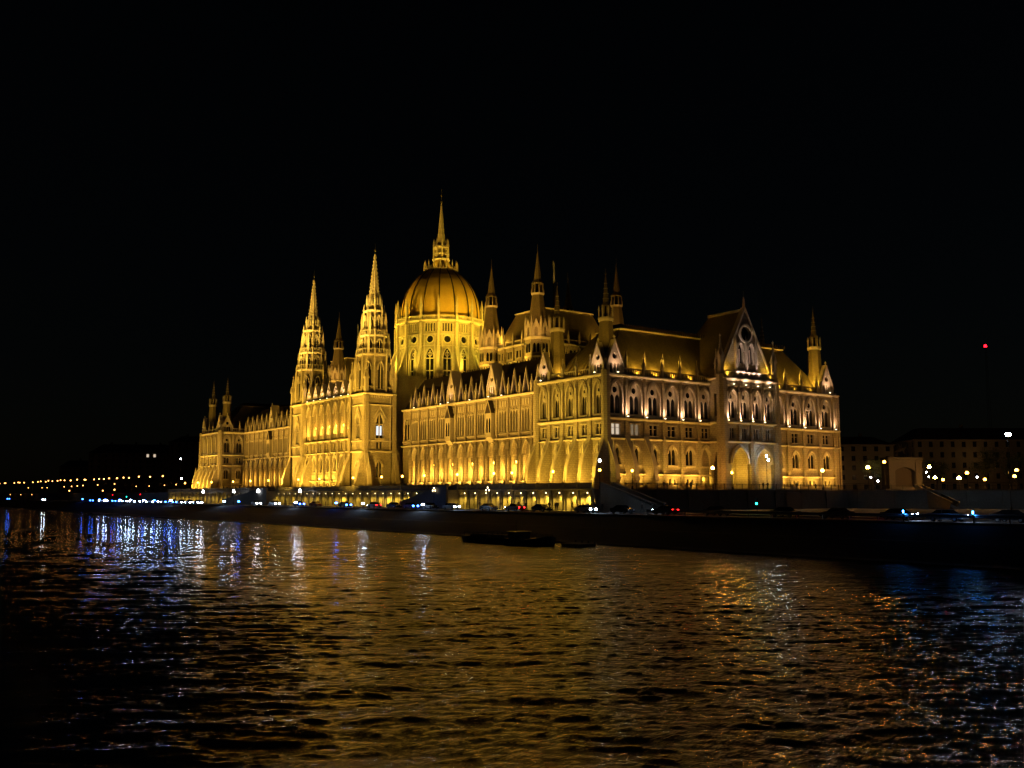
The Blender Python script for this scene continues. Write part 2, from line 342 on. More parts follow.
# --- end range and its corner pavilions (the block facing the camera, x -23..0)
def end_range(x0, x1, near):
    mb = MB()
    TR = frame(x0, 0, 0); W = x1-x0
    # solid core behind the glass
    box(mb, frame(0, 0, 0), x0+.9, x1-.9, -76.6, -.9, 8, 32.3, 'stone')
    palace(mb, TR, 0, W/5, 5, near, wl=1.7, wu=1.9)
    for i in range(6): buttress(mb, TR, i*W/5, .8)
    TE = frame(x1, 0, 90) if near else frame(x0, 77.5, -90)
    if near:
        palace(mb, TE, 0, 5.4, 5, True, wl=2.5, wu=3., lits={0: 'litglass', 1: 'litdim'})
        palace(mb, TE, 27, 4.6, 1, True, big=(0,), first=1, wl=2.3, wu=2.8)
        palace(mb, TE, 51.5, 6., 4, True, wl=2.5, wu=3.)
        for s in (.1, 5.4, 10.8): buttress(mb, TE, s, .9)
        for s in (49.5, 75.5): plate(mb, TE, rect(2, ZB-.5, 32.4, s+1), [], 0); ledge(mb, TE, s, s+2, 32.5, .55, .75); ledge(mb, TE, s, s+2, 23.5, .5, .8); ledge(mb, TE, s, s+2, 19.3, .35, .62)
        frus(mb, -.4, 76.7, ZB, 33., .8, .75, 8, 'stone')
        TS = frame(x0, 10, -90); palace(mb, TS, 0, 5, 2, False)
    else:
        palace(mb, TE, 0, 5.54, 14, False)
        TS = frame(x1, 0, 90); palace(mb, TS, 0, 5, 2, True, wl=2., wu=2.3)
        plate(mb, TS, rect(67.5, ZB-.5, 32.4, 43.75), [], 0)
    frus(mb, x1+(0.1 if near else 0), -.1, ZB-.4, 33.2, 1.05, .95, 8, 'stone'); frus(mb, x0, -.1, ZB-.4, 33.2, 1.0, .9, 8, 'stone')
    TB = frame(x1, 77.5, 180); palace(mb, TB, 0, W/4, 4, False)
    sec = section('corner_pavilion', mb); flush_windows(sec)
    # balustrade
    for a_ in [(TR, W/5, W*4/5)]+([(TE, 5.4, 31), (TE, 50, 71.3)] if near else [(TS, 4.6, 10), (TE, 5, 72)]):
        bm = MB(); balustrade(bm, *a_, 32.5); bm.obj('balustrade', sec)
    for i in range(1, 5):
        p = TR(i*W/5, .1, 0); pinnacle(sec, p[0], p[1], 32.6, 4.6, 2.4)
    gable(sec, TR, W/10, W/5-.5, 32.5, 39.4); gable(sec, TR, W*.9, W/5-.5, 32.5, 39.4)
    if near:
        for s in [5.4*i for i in range(2, 6)]+[57.5, 63.5, 69.5]:
            p = TE(s, .1, 0); pinnacle(sec, p[0], p[1], 32.6, 4.8, 2.5)
        gable(sec, TE, 2.7, 4.7, 32.5, 40.); gable(sec, TE, 73.6, 4.8, 32.5, 40.)
    else:
        gable(sec, TS, 2.5, 4.4, 32.5, 39.4); p = TS(7.5, .1, 0); pinnacle(sec, p[0], p[1], 32.6, 4.6, 2.4); p = TS(10, .1, 0); pinnacle(sec, p[0], p[1], 32.6, 4.6, 2.4)
    rb = MB(); hip_roof(rb, x0+1.6, x1-1.6, 1.8, 75.7, 32.9, 43.9, 6.2, 9.5, 1.7)
    box(rb, frame(0, 0, 0), x0+.5, x1-.5, -77, -.5, 32.2, 32.95, 'trim')
    # dormers
    T_ = frame(x1-2.2, 0, 90)
    if near:
        for s in [8.1+5.4*i for i in range(4)]+[54.5, 60.5, 66.5]:
            box(rb, T_, s-.16, s+.16, -.6, .1, 33., 37.2, 'trim'); frus(rb, *T_(s, -.2, 0)[:2], 37.2, 38.6, .3, 0, 4, 'trim')
    if near:
        def seam(p, q, r_=.09, k='slate'):
            prism(rb, [(p[0], p[1]-r_, p[2]-.1), (p[0], p[1]+r_, p[2]-.1), (p[0], p[1], p[2]+.06), (q[0], q[1]-r_, q[2]-.1), (q[0], q[1]+r_, q[2]-.1), (q[0], q[1], q[2]+.06)], k)
        for y in np.arange(4.4, 73.5, 1.35):
            e_ = min(1., (y-1.8)/9.5, (75.7-y)/9.5); 
            if 30 < y < 49.6: continue
            seam((x1-1.6, y, 32.9), (x1-1.6-6.2*e_, y, 32.9+11*e_))
        for y in np.arange(11.5, 66.5, .7): box(rb, frame(x1-6.6, y, 90), -.06, .06, -.04, .04, 44.1, 45.0, 'dslate')
    for x_ in np.arange(x0+3, x1-2.5, 1.25):
        e_ = min(1., (x_-x0-1.6)/6.2, (x1-1.6-x_)/6.2); prism(rb, [(x_-.09, 1.8, 32.85), (x_+.09, 1.8, 32.85), (x_, 1.8, 33.1), (x_-.09, 1.8+9.5*e_, 32.8+11*e_), (x_+.09, 1.8+9.5*e_, 32.8+11*e_), (x_, 1.8+9.5*e_, 33.06+11*e_)], 'slate')
    rb.obj('roof', sec)
    for (x, y) in ((x1-3.2, 3.2), (x0+3.2, 3.2), (x1-3.2, 73.4), (x0+3.2, 73.4)): turret_slate(sec, x, y)
    return sec, TR, TE, W
secS, TRs, TEs, WS = end_range(-23., 0., True)
secN, TRn, TEn, WN = end_range(-254., -231., False)

# --- gabled middle of the end front
def gabled_front():
    mb = MB(); T = frame(4, 30.8, 90); W = 18.0
    H = [arch(5.3, 8.95, 14.4, 18., 6)]
    for c in (W*.28, W*.72):
        plate(mb, T, [(-W*.22, ZB-.5), (-W*.22, 19.2), (W*.22, 19.2), (W*.22, ZB-.5)], H, 0, 3.6, 'stone', 'stone', c)
        band(mb, T, [p for p in H[0] if p[1] > 9], .75, -.02, .4, c); band(mb, T, [p for p in H[0] if p[1] > 9], .35, 0, .6, c)
        # inner wall with door and windows under the arch
        plate(mb, T, rect(W*.44, ZB-.5, 19.2), [arch(1.3, 8.95, 12, 13.5, 4, -1.2), arch(1.3, 8.95, 12, 13.5, 4, 1.2), arch(1.4, 14, 15.8, 16.9, 4, 0)], -3.4, .4, 'stone', 'trim', c)
        plate(mb, T, rect(W*.44, ZB-.5, 19.2), [], -3.8, k='glass', off=c)
    for s0, s1 in ((0, W*.06), (W*.94, W)): plate(mb, T, rect(s1-s0, ZB-.5, 19.2, (s0+s1)/2), [], 0)
    n = 4; w = (W-1.8)/n
    for i in range(n):
        c = .9+(i+.5)*w; H2 = [rect(1.5, 20., 22.3), arch(2.5, 24.5, 28.6, 31.)]
        plate(mb, T, [(-w/2, 19.2), (-w/2, 33.4), (w/2, 33.4), (w/2, 19.2)], H2, 0, 1., 'stone', 'trim', c)
        band(mb, T, [p for p in H2[1] if p[1] > 27.4], .6, -.02, .4, c); band(mb, T, [p for p in H2[1] if p[1] > 27.4], .25, 0, .6, c)
        WL.append((T, c, 24.5, 'tri', 2.5, 6.5, None, True)); WL.append((T, c, 20., 'rect', 1.5, 2.3, None, True))
        for sg in (-1, 1): box(mb, T, c+sg*1.6-.18, c+sg*1.6+.18, -.1, .35, 24.3, 28.6, 'trim')
    for i in range(n+1): c = .9+i*w; box(mb, T, c-.3, c+.3, -.1, .5, 19.2, 33.4, 'stone'); box(mb, T, c-.2, c+.2, .4, .7, 24, 30.4, 'trim')
    for s in (0, .9): plate(mb, T, rect(.9, 19.2, 33.4, .45 if s == 0 else W-.45), [], 0)
    for s in (0, W):
        p = T(s, -.3, 0); frus(mb, p[0], p[1], ZB-.4, 34.2, 1.35, 1.15, 8, 'stone'); 
    p = T(W/2, .3, 0); frus(mb, p[0], p[1], ZB-.4, 19.5, 1.0, .8, 8, 'stone')
    for z, h, d in ((19.4, .4, .7), (23.7, .5, .8), (31.9, .4, .5), (33.5, .6, .9)): ledge(mb, T, -.5, W+.5, z, h, d)
    for sg, TT, s in ((0, frame(0, 30.8, 0), 4), (1, frame(4, 30.8+W, 180), 4)):    # side walls
        H3 = [arch(2.4, 8.95, 13.8, 17.)]
        plate(mb, TT, rect(4, ZB-.5, 33.4, 2), [[(a+2, z) for a, z in H3[0]], rect(.9, 25, 30, 2)], 0, .6, 'stone'); 
        plate(mb, TT, rect(.9, 25, 30, 2), [], -.5, k='glass'); plate(mb, TT, rect(2.6, 20, 22, 2), [], -.5, k='glass')
        for z, h, d in ((19.4, .4, .7), (23.7, .5, .8), (33.5, .6, .9)): ledge(mb, TT, 0, 4, z, h, d)
    box(mb, frame(0, 0, 0), .3, 3.5, -(30.8+W-.2), -31., 19., 19.3, 'stone'); box(mb, frame(0, 0, 0), .0, 3., -(30.8+W-.6), -31.4, 19.3, 33.2, 'stone')
    sec = section('gabled_front', mb); flush_windows(sec)
    bm = MB(); balustrade(bm, T, .8, W-.8, 31.95, 1.3, .5, .35); bm.obj('balustrade', sec); bm = MB(); balustrade(bm, T, .4, W-.4, 33.6, 1.7, .5); bm.obj('balustrade', sec)
    # the big gable
    gb = MB(); z0, z1, c = 33.6, 49.6, W/2; hw = 7.6; d = -.9
    def e(t): return [(c-hw+.0, z0), (c-hw, z0+2.4), (c, z1), (c+hw, z0+2.4), (c+hw, z0)]
    hs = [arch(2.1, 36.2, 40., 42., 5, c-1.75), arch(2.1, 36.2, 40., 42., 5, c+1.75), circ(1.75, 44.2, c, 16)]
    plate(gb, T, e(0), hs, d, .6, 'stone', 'trim')
    for cc in (c-1.75, c+1.75): box(gb, T, cc-.12, cc+.12, d-.5, d-.2, 36.2, 40.6, 'trim'); box(gb, T, cc-1.05, cc+1.05, d-.5, d-.15, 36.2, 37.3, 'trim')
    plate(gb, T, e(0), [], d-.7, k='glass')
    plate(gb, T, e(0), [], d-1.1, k='stone')
    band(gb, T, hs[2], .45, d, d+.45, k='trim', closed=True)
    for h in hs[:2]: band(gb, T, [p for p in h if p[1] > 39], .4, d, d+.35, k='trim')
    for cc in (c-3.4, c, c+3.4): box(gb, T, cc-.24, cc+.24, d, d+.55, 33.8, 42.2 if cc == c else 41.4, 'trim'); frus(gb, *T(cc, d+.3, 0)[:2], 41.4, 44., .4, 0, 4, 'trim', math.pi/4)
    for sg in (-1, 1):
        a, b = (c+sg*(hw+.3), z0+2.1), (c, z1+.1)
        prism(gb, [T(p[0], d+.35, p[1]+zz) for p, zz in ((a, 0), (a, .75), (b, .75), (b, 0))] + [T(p[0], d-1., p[1]+zz) for p, zz in ((a, 0), (a, .75), (b, .75), (b, 0))], 'trim')
        for t in np.linspace(.08, .92, 11):   # crockets
            x, z = a[0]+(b[0]-a[0])*t, a[1]+.75+(b[1]-a[1])*t; p = T(x, d, 0); frus(gb, p[0], p[1], z-.1, z+.55, .26, .1, 4, 'trim')
    gb.obj('gable', sec)
    st = MB(); p = T(c, -1., 0)   # statue on the apex
    frus(st, *p[:2], 49.6, 51.1, .45, .3, 8, 'trim'); frus(st, *p[:2], 51.1, 52.3, .36, .26, 8, 'trim'); frus(st, *p[:2], 52.3, 52.8, .2, .14, 8, 'trim'); frus(st, *p[:2], 52.7, 54.2, .05, .03, 6, 'gilt')
    st.obj('statue', sec)
    rb = MB()   # steep roof behind the gable
    x1, x0, y0, y1, yc = 2.6, -22, 31.7, 47.9, 39.8
    V = [(x1, y0, 35.9), (x1, yc, 49.5), (x1, y1, 35.9), (-8., yc, 49.5), (-14., y0, 35.9), (-14., y1, 35.9), (x1, y0, 33.6), (x1, y1, 33.6), (-14, y0, 33.6), (-14, y1, 33.6)]
    rb.add(V, [(0, 1, 3, 4), (1, 2, 5, 3), (4, 3, 5), (0, 4, 8, 6), (2, 5, 9, 7)], 'slate')
    rb.add([(x1, yc-.3, 49.5), (x1, yc+.3, 49.5), (-8, yc+.3, 49.5), (-8, yc-.3, 49.5), (x1, yc-.3, 50.1), (x1, yc+.3, 50.1), (-8, yc+.3, 50.1), (-8, yc-.3, 50.1)], BF, 'trim')
    rb.obj('roof', sec)
    for s, dd in ((0, -.3), (W, -.3)):
        p = T(s, dd, 0); pinnacle(sec, p[0], p[1], 34, 9.5, 4.6)
    for s, dd in ((W*.06, -2.6), (W*.94, -2.6)):
        p = T(s, dd, 0); pinnacle(sec, p[0], p[1], 34, 6.5, 3.2)
    return sec, T
secG, TG = gabled_front()

# --- wings along the river
def wing(xs, n, w, x0, x1, turrets=(4, 8), near=True):
    mb = MB(); T = frame(0, 10, 0)
    box(mb, T, x0, x1, -7.2, -3.3, 8, 32.3, 'stone'); box(mb, T, x0, x1, -3.4, -.8, 21.2, 32.3, 'stone'); box(mb, T, x0, x1, -3.4, .2, ZB-.4, ZB+.25, 'trim')
    HA = arch(3.1, 9.6, 17.4, 21.0, 6)
    for i in range(n):
        c = xs+i*w
        L = [arch(.82, 23.4, 28., 28.8, 3, q) for q in (-1.15, 0, 1.15)] + [rect(.6, 29.8, 31.2, q) for q in (-1.15, 0, 1.15)]
        plate(mb, T, [(-w/2, ZB-.5), (-w/2, 32.4), (w/2, 32.4), (w/2, ZB-.5)], [HA]+L[:3], 0, .8, 'stone', 'stone', c)
        for q in (-1.15, 0, 1.15):
            plate(mb, T, rect(.84, 23.4, 28.9, q), [], -.5, k='glass', off=c)
            band(mb, T, arch(.82, 27.6, 28., 28.8, 3, q), .16, 0, .28, c, 'trim'); box(mb, T, c+q-.3, c+q+.3, 0, .2, 29.7, 31.2, 'trim')
        for q in (-1.72, -.575, .575, 1.72): box(mb, T, c+q-.13, c+q+.13, 0, .3, 23.2, 29.2, 'trim')
        band(mb, T, [p for p in HA if p[1] > 16.8], .45, -.02, .35, c)
        plate(mb, T, rect(3.6, 9.2, 21.2), [arch(1.5, 9.3, 12.6, 14., 4), rect(1.3, 15.6, 17.8)], -3.1, .25, 'stone', 'trim', c); 
        plate(mb, T, rect(2., 9.2, 18), [], -3.34, k='glass', off=c)
        box(mb, T, c-w/2+.1, c+w/2-.1, -.2, -.02, 17.3, 17.5, 'trim')
        box(mb, T, c-1.6, c+1.6, -.35, -.15, 9.4, 10.6, 'trim')
        for j in range(7): q = c-w/2+(j+.5)*w/7; box(mb, T, q-.13, q+.13, -.1, .32, 31.7, 32.2, 'trim')
    for i in range(n+1):
        c = xs-w/2+i*w
        box(mb, T, c-.42, c+.42, -.5, .9, ZB-.5, 19., 'stone'); prof_s(mb, T, [(.4, 19.), (.95, 19.), (.5, 20.6), (.4, 20.6)], c-.42, c+.42, 'trim')
        box(mb, T, c-.3, c+.3, -.1, .5, 19., 32.4, 'stone'); box(mb, T, c-.5, c+.5, -.5, 1.4, ZB-.5, 11., 'stone')
    for a, b in ((x0, xs-w/2), (xs+(n-.5)*w, x1)):
        if b-a > .1: plate(mb, T, rect(b-a, ZB-.5, 32.4, (a+b)/2), [], 0)
    if xs-w/2-x0 > 3:
        for q in (-.75, .75):
            c = (x0+xs-w/2)/2+q; plate(mb, T, rect(.9, 23.5, 29.5), [], .03, k='glass', off=c); band(mb, T, arch(.9, 28., 28.3, 29.5, 3), .25, .03, .3, c)
    for z, h, d in ((11.0, .3, .6), (21.8, .4, .75), (23.0, .25, .4), (32.5, .55, .8)): ledge(mb, T, x0, x1, z, h, d)
    sec = section('river_wing', mb)
    rb = MB()   # steep roof
    V = [(x0, 10.2, 32.5), (x1, 10.2, 32.5), (x0, 17, 42), (x1, 17, 42), (x0, 19, 42), (x1, 19, 42), (x0, 26, 32.5), (x1, 26, 32.5)]
    rb.add(V, [(0, 1, 3, 2), (2, 3, 5, 4), (4, 5, 7, 6), (0, 2, 4, 6), (1, 3, 5, 7)], 'dslate')  # unlit roof: its shade put into the darker slate
    for xx in np.arange(x0+1, x1, 1.2): box(rb, T, xx-.05, xx+.05, -8.1, -7.9, 42, 42.7, 'dslate')
    box(rb, T, x0, x1, -16, -7, 8, 32.4, 'stone')
    rb.obj('roof', sec)
    for i in range(n):     # dormer gablets with sloping copings
        if i in turrets: continue
        gm = MB()
        c = xs+i*w; hw = 1.35; z0, z1 = 32.6, 38.2
        gm.add([T(c-hw, .1, z0), T(c+hw, .1, z0), T(c, .1, z1), T(c, -4.2, z1), T(c-hw, -1, z0), T(c+hw, -1, z0)], [(0, 1, 2)], 'dslate')
        gm.add([T(c-hw, .1, z0), T(c+hw, .1, z0), T(c, .1, z1), T(c, -4.2, z1), T(c-hw, -.5, z0), T(c+hw, -.5, z0)], [(0, 2, 3, 4), (1, 5, 3, 2)], 'dslate')
        for sg in (-1, 1):
            a, b = (c+sg*hw, z0), (c, z1)
            prism(gm, [T(p[0]+sg*e, dd, p[1]+zz) for dd in (.3, -.15) for p, e, zz in ((a, 0, 0), (a, .22, .0), (b, 0, .55), (b, 0, 0))], 'trim')
        p = T(c, .1, 0); frus(gm, p[0], p[1], z1+.2, z1+1.2, .13, 0, 4, 'trim')
        plate(gm, T, arch(.8, z0+.3, z0+1.6, z0+2.4, 3), [], .13, k='glass', off=c)
        gm.obj('dormer_gable', sec)
    for i in range(n+1):
        if i in turrets or i-1 in turrets: continue
        p = T(xs-w/2+i*w, .2, 0); pinnacle(sec, p[0], p[1], 32.6, 4.6, 2.6, near)
    for i in turrets:
        c = xs+i*w; gable(sec, T, c, 4.2, 32.5, 41.6, .25, deep=3.)
        ob = MB()   # oriel
        prof_s(ob, T, [(0, 20.6), (1.3, 22.2), (1.3, 28.4), (0, 28.4)], c-1.25, c+1.25, 'trim')
        plate(ob, T, arch(.7, 23.4, 26, 27.2, 3), [], 1.33, k='glass', off=c-.55); plate(ob, T, arch(.7, 23.4, 26, 27.2, 3), [], 1.33, k='glass', off=c+.55)
        prof_d(ob, T, [(c-1.5, 28.4), (c, 31.8), (c+1.5, 28.4)], -.1, 1.5, 'dslate')
        prof_d(ob, T, [(c-1.5, 28.2), (c-1.5, 28.6), (c, 32.1), (c+1.5, 28.6), (c+1.5, 28.2), (c, 31.4)], 1.5, 1.62, 'trim')
        ob.obj('oriel', sec)
    lan = MB()
    for i in range(n): 
        c = xs+i*w; p = T(c, -.6, 0)
        if i % 2 == 0: frus(lan, p[0], p[1], 15.4, 15.95, .2, .3, 8, 'globe'); frus(lan, p[0], p[1], 15.95, 16.3, .34, .08, 8, 'metal'); frus(lan, p[0], p[1], 16.3, 17.4, .03, .03, 4, 'metal')
    lan.obj('hanging_lantern', sec)
    return sec, T
secW, TW = wing(-94.6, 15, 4.9, -102., -23.)
wing(-228.0, 16, 4.9, -231., -152., turrets=(5, 10), near=False)

# --- tall openwork towers
def tall_tower(cx, cy, near):
    mb = MB(); h = 4.6; q = math.pi/4
    box(mb, frame(0, 0, 0), cx-h+.9, cx+h-.9, -(cy+h-.9), -(cy-h+.9), 8, 37, 'stone')
    for deg, ox, oy in ((0, cx-h, cy-h), (90, cx+h, cy-h), (-90, cx-h, cy+h), (180, cx+h, cy+h)):
        T = frame(ox, oy, deg); c = h
        H = [arch(2.1, 12.6, 15.6, 17.4), rect(.7, 20.9, 22.9, -.6), rect(.7, 20.9, 22.9, .6), arch(2.4, 24., 28.6, 31.2)]
        plate(mb, T, [(-h, ZB-.5), (-h, 37), (h, 37), (h, ZB-.5)], H, 0, .7, 'stone', 'trim', c)
        for k2, lit in ((H[0], 'glass'), (H[1], 'glass'), (H[2], 'glass'), (H[3], 'litcool' if deg == 90 and near else 'glass')): plate(mb, T, k2, [], -.5, k='glass', off=c)
        if deg == 90 and near:
            for q1, q2 in ((-.85, -.15), (.15, .85)): plate(mb, T, [(q1, 24.9), (q1, 27.6), (q2, 27.6), (q2, 24.9)], [], -.45, k='litcool', off=c)
        box(mb, T, c-.12, c+.12, -.5, -.15, 24, 31, 'trim'); box(mb, T, c-.12, c+.12, -.5, -.15, 12.6, 17.2, 'trim'); box(mb, T, c-1.2, c+1.2, -.5, -.2, 27.9, 28.2, 'trim')
        band(mb, T, [p for p in H[3] if p[1] > 28], .45, -.02, .35, c); band(mb, T, [p for p in H[0] if p[1] > 15], .35, -.02, .3, c)
        prof_d(mb, T, [(c-2.2, 29.8), (c, 33.6), (c+2.2, 29.8), (c+1.9, 29.8), (c, 33.), (c-1.9, 29.8)], .0, .35, 'trim')
        box(mb, T, c-1.5, c+1.5, -.1, .35, 23.6, 23.98, 'trim'); box(mb, T, c-1.4, c+1.4, -.1, .3, 12.2, 12.58, 'trim')
        for s in (.0, 2*h): box(mb, T, s-.7, s+.7, -.7, .45, ZB-.5, 36.9, 'stone')
        for s in (1.1, 2*h-1.1): box(mb, T, s-.14, s+.14, 0, .2, 20, 36, 'trim')
        for z, hh, d in ((20.3, .45, .7), (23.4, .3, .35), (33.9, .3, .4), (37.2, .6, .85)): ledge(mb, T, -.6, 2*h+.6, z, hh, d)
        for j in range(12): s = (j+.5)*2*h/12; box(mb, T, s-.15, s+.15, -.1, .35, 35.9, 36.6, 'trim')
        if deg in (0, 90):
            for s in (0, 2*h):
                buttress(mb, T, s if deg == 0 else s, 1.1, 19.3, 3.2)
        balustrade(mb, T, .6, 2*h-.6, 37.2, 2.1, .55)
    sec = section('tall_tower', mb)
    for sx in (-1, 1):
        for sy in (-1, 1):
            pinnacle(sec, cx+sx*h, cy+sy*h, 37, 10.5, 5)
    up = MB()
    def tier(z0, z1, r0, r1, win, led=True):
        frus(up, cx, cy, z0, z1, r0, r1, 8, 'stone')
        for i in range(8):
            a = i*q; rr = (r0+r1)/2*math.cos(q/2)
            n = (math.cos(a), math.sin(a)); TT = frame(cx+n[0]*rr*1., cy+n[1]*rr*1., math.degrees(a)+90)
            ww = rr*.36; zz = z0+(z1-z0)*.12; ze = z0+(z1-z0)*.82
            plate(up, TT, arch(ww, zz, zz+(ze-zz)*.7, ze, 4), [], .06+(r0-r1)*.3, k='glass')
            box(up, TT, -.1, .1, .0, .2+(r0-r1)*.4, zz, ze, 'trim')
            band(up, TT, [p for p in arch(ww, zz, zz+(ze-zz)*.7, ze, 4) if p[1] > zz+.2], .28, -.1, .35+(r0-r1)*.4, 0, 'trim')
            # corner shaft
            b = a+q/2; px, py = cx+r0*math.cos(b), cy+r0*math.sin(b)
            frus(up, px, py, z0, z1+.3, .34, .28, 4, 'trim', b); frus(up, px, py, z1+.3, z1+2.6, .4, 0, 4, 'trim', b)
        if led: frus(up, cx, cy, z1-.1, z1+.25, r1+.2, r1+.65, 8, 'trim'); frus(up, cx, cy, z1+.25, z1+.55, r1+.65, r1+.6, 8, 'trim')
    tier(37.2, 48.6, 5.0, 4.5, 1)
    tier(49.1, 54.4, 4.0, 3.6, 1)
    tier(54.9, 62., 3.0, 2.5, 1)
    frus(up, cx, cy, 62.5, 64.4, 2.4, 2.1, 8, 'stone')
    for zz, rr, hh in ((49.1, 4.8, 1.3), (54.9, 3.8, 1.2)):   # parapets
        for i in range(32):
            a = i*math.pi/16; px, py = cx+rr*math.cos(a), cy+rr*math.sin(a); frus(up, px, py, zz, zz+hh, .1, .1, 4, 'trim')
        for k_ in range(8):
            a, b = k_*q+q/2, (k_+1)*q+q/2
            A = [(cx+r_*math.cos(t), cy+r_*math.sin(t), z_) for z_ in (zz+hh, zz+hh+.2) for t, r_ in ((a, rr-.15), (b, rr-.15), (b, rr+.15), (a, rr+.15))]
            up.add(A, BF, 'trim')
    for i in range(4):       # stepped outer pinnacles
        a = i*math.pi/2+q
        for rr, z0, hh in ((5.8, 37.2, 11.5), (4.7, 48.9, 6.8), (3.7, 54.6, 7.6)):
            px, py = cx+rr*math.cos(a), cy+rr*math.sin(a)
            frus(up, px, py, z0, z0+hh*.55, .5, .42, 4, 'trim', 0); frus(up, px, py, z0+hh*.55, z0+hh, .52, 0, 4, 'trim', 0)
            prism(up, [(px, py, z0+hh*.15), (px, py, z0+hh*.5), (cx+(rr-1.6)*math.cos(a), cy+(rr-1.6)*math.sin(a), z0+hh*.75), (cx+(rr-1.6)*math.cos(a), cy+(rr-1.6)*math.sin(a), z0+hh*.5)] +
                  [(px+.2*math.sin(a), py-.2*math.cos(a), z) if j < 2 else (cx+(rr-1.6)*math.cos(a)+.2*math.sin(a), cy+(rr-1.6)*math.sin(a)-.2*math.cos(a), z) for j, z in enumerate((z0+hh*.15, z0+hh*.5, z0+hh*.75, z0+hh*.5))], 'trim')
    for i in range(8):      # crown under the spire
        a = i*q+q/2; px, py = cx+2.2*math.cos(a), cy+2.2*math.sin(a); frus(up, px, py, 62.4, 65.3, .3, .26, 4, 'trim', a); frus(up, px, py, 65.3, 67.6, .36, 0, 4, 'trim', a)
        a = i*q; px, py = cx+2.1*math.cos(a), cy+2.1*math.sin(a); frus(up, px, py, 64.2, 66.4, .55, 0, 4, 'trim', a)
    up.obj('belfry', sec)
    sp = MB(); zb, zt, rb = 64.4, 79.4, 1.8
    for i in range(8):     # eight ribs of the openwork spire
        a = i*q+q/2
        for (za, zc) in ((0, 1),):
            p0 = (cx+rb*math.cos(a), cy+rb*math.sin(a), zb); p1 = (cx+.18*math.cos(a), cy+.18*math.sin(a), zt)
            e = .16; t = (-math.sin(a)*e, math.cos(a)*e)
            prism(sp, [(p0[0]+t[0], p0[1]+t[1], zb), (p0[0]-t[0], p0[1]-t[1], zb), (p0[0]-.3*math.cos(a), p0[1]-.3*math.sin(a), zb), (p1[0]+t[0]*.5, p1[1]+t[1]*.5, zt), (p1[0]-t[0]*.5, p1[1]-t[1]*.5, zt), (cx, cy, zt)], 'trim')
        for j in range(13):
            t_ = (j+.5)/13; r_ = rb+(.18-rb)*t_+.12; z_ = zb+(zt-zb)*t_; frus(sp, cx+r_*math.cos(a), cy+r_*math.sin(a), z_-.12, z_+.3, .17, .06, 4, 'trim', a)
    frus(sp, cx, cy, zb, zt, rb*.82, .1, 8, 'trim')
    for j in range(13):
        t_ = j/13; r_ = rb+(.18-rb)*t_; z_ = zb+(zt-zb)*t_; frus(sp, cx, cy, z_, z_+.2, r_*1.06, r_*1.04, 8, 'trim')
    frus(sp, cx, cy, zt-.2, zt+.5, .42, .3, 8, 'trim'); frus(sp, cx, cy, zt+.5, zt+4, .09, .04, 6, 'metal'); frus(sp, cx, cy, zt+1.5, zt+2., .3, .2, 6, 'gilt')
    sp.obj('spire', sec)
    return sec
tS = tall_tower(-107.6, 2.7, True); tN = tall_tower(-151.5, 2.7, False)

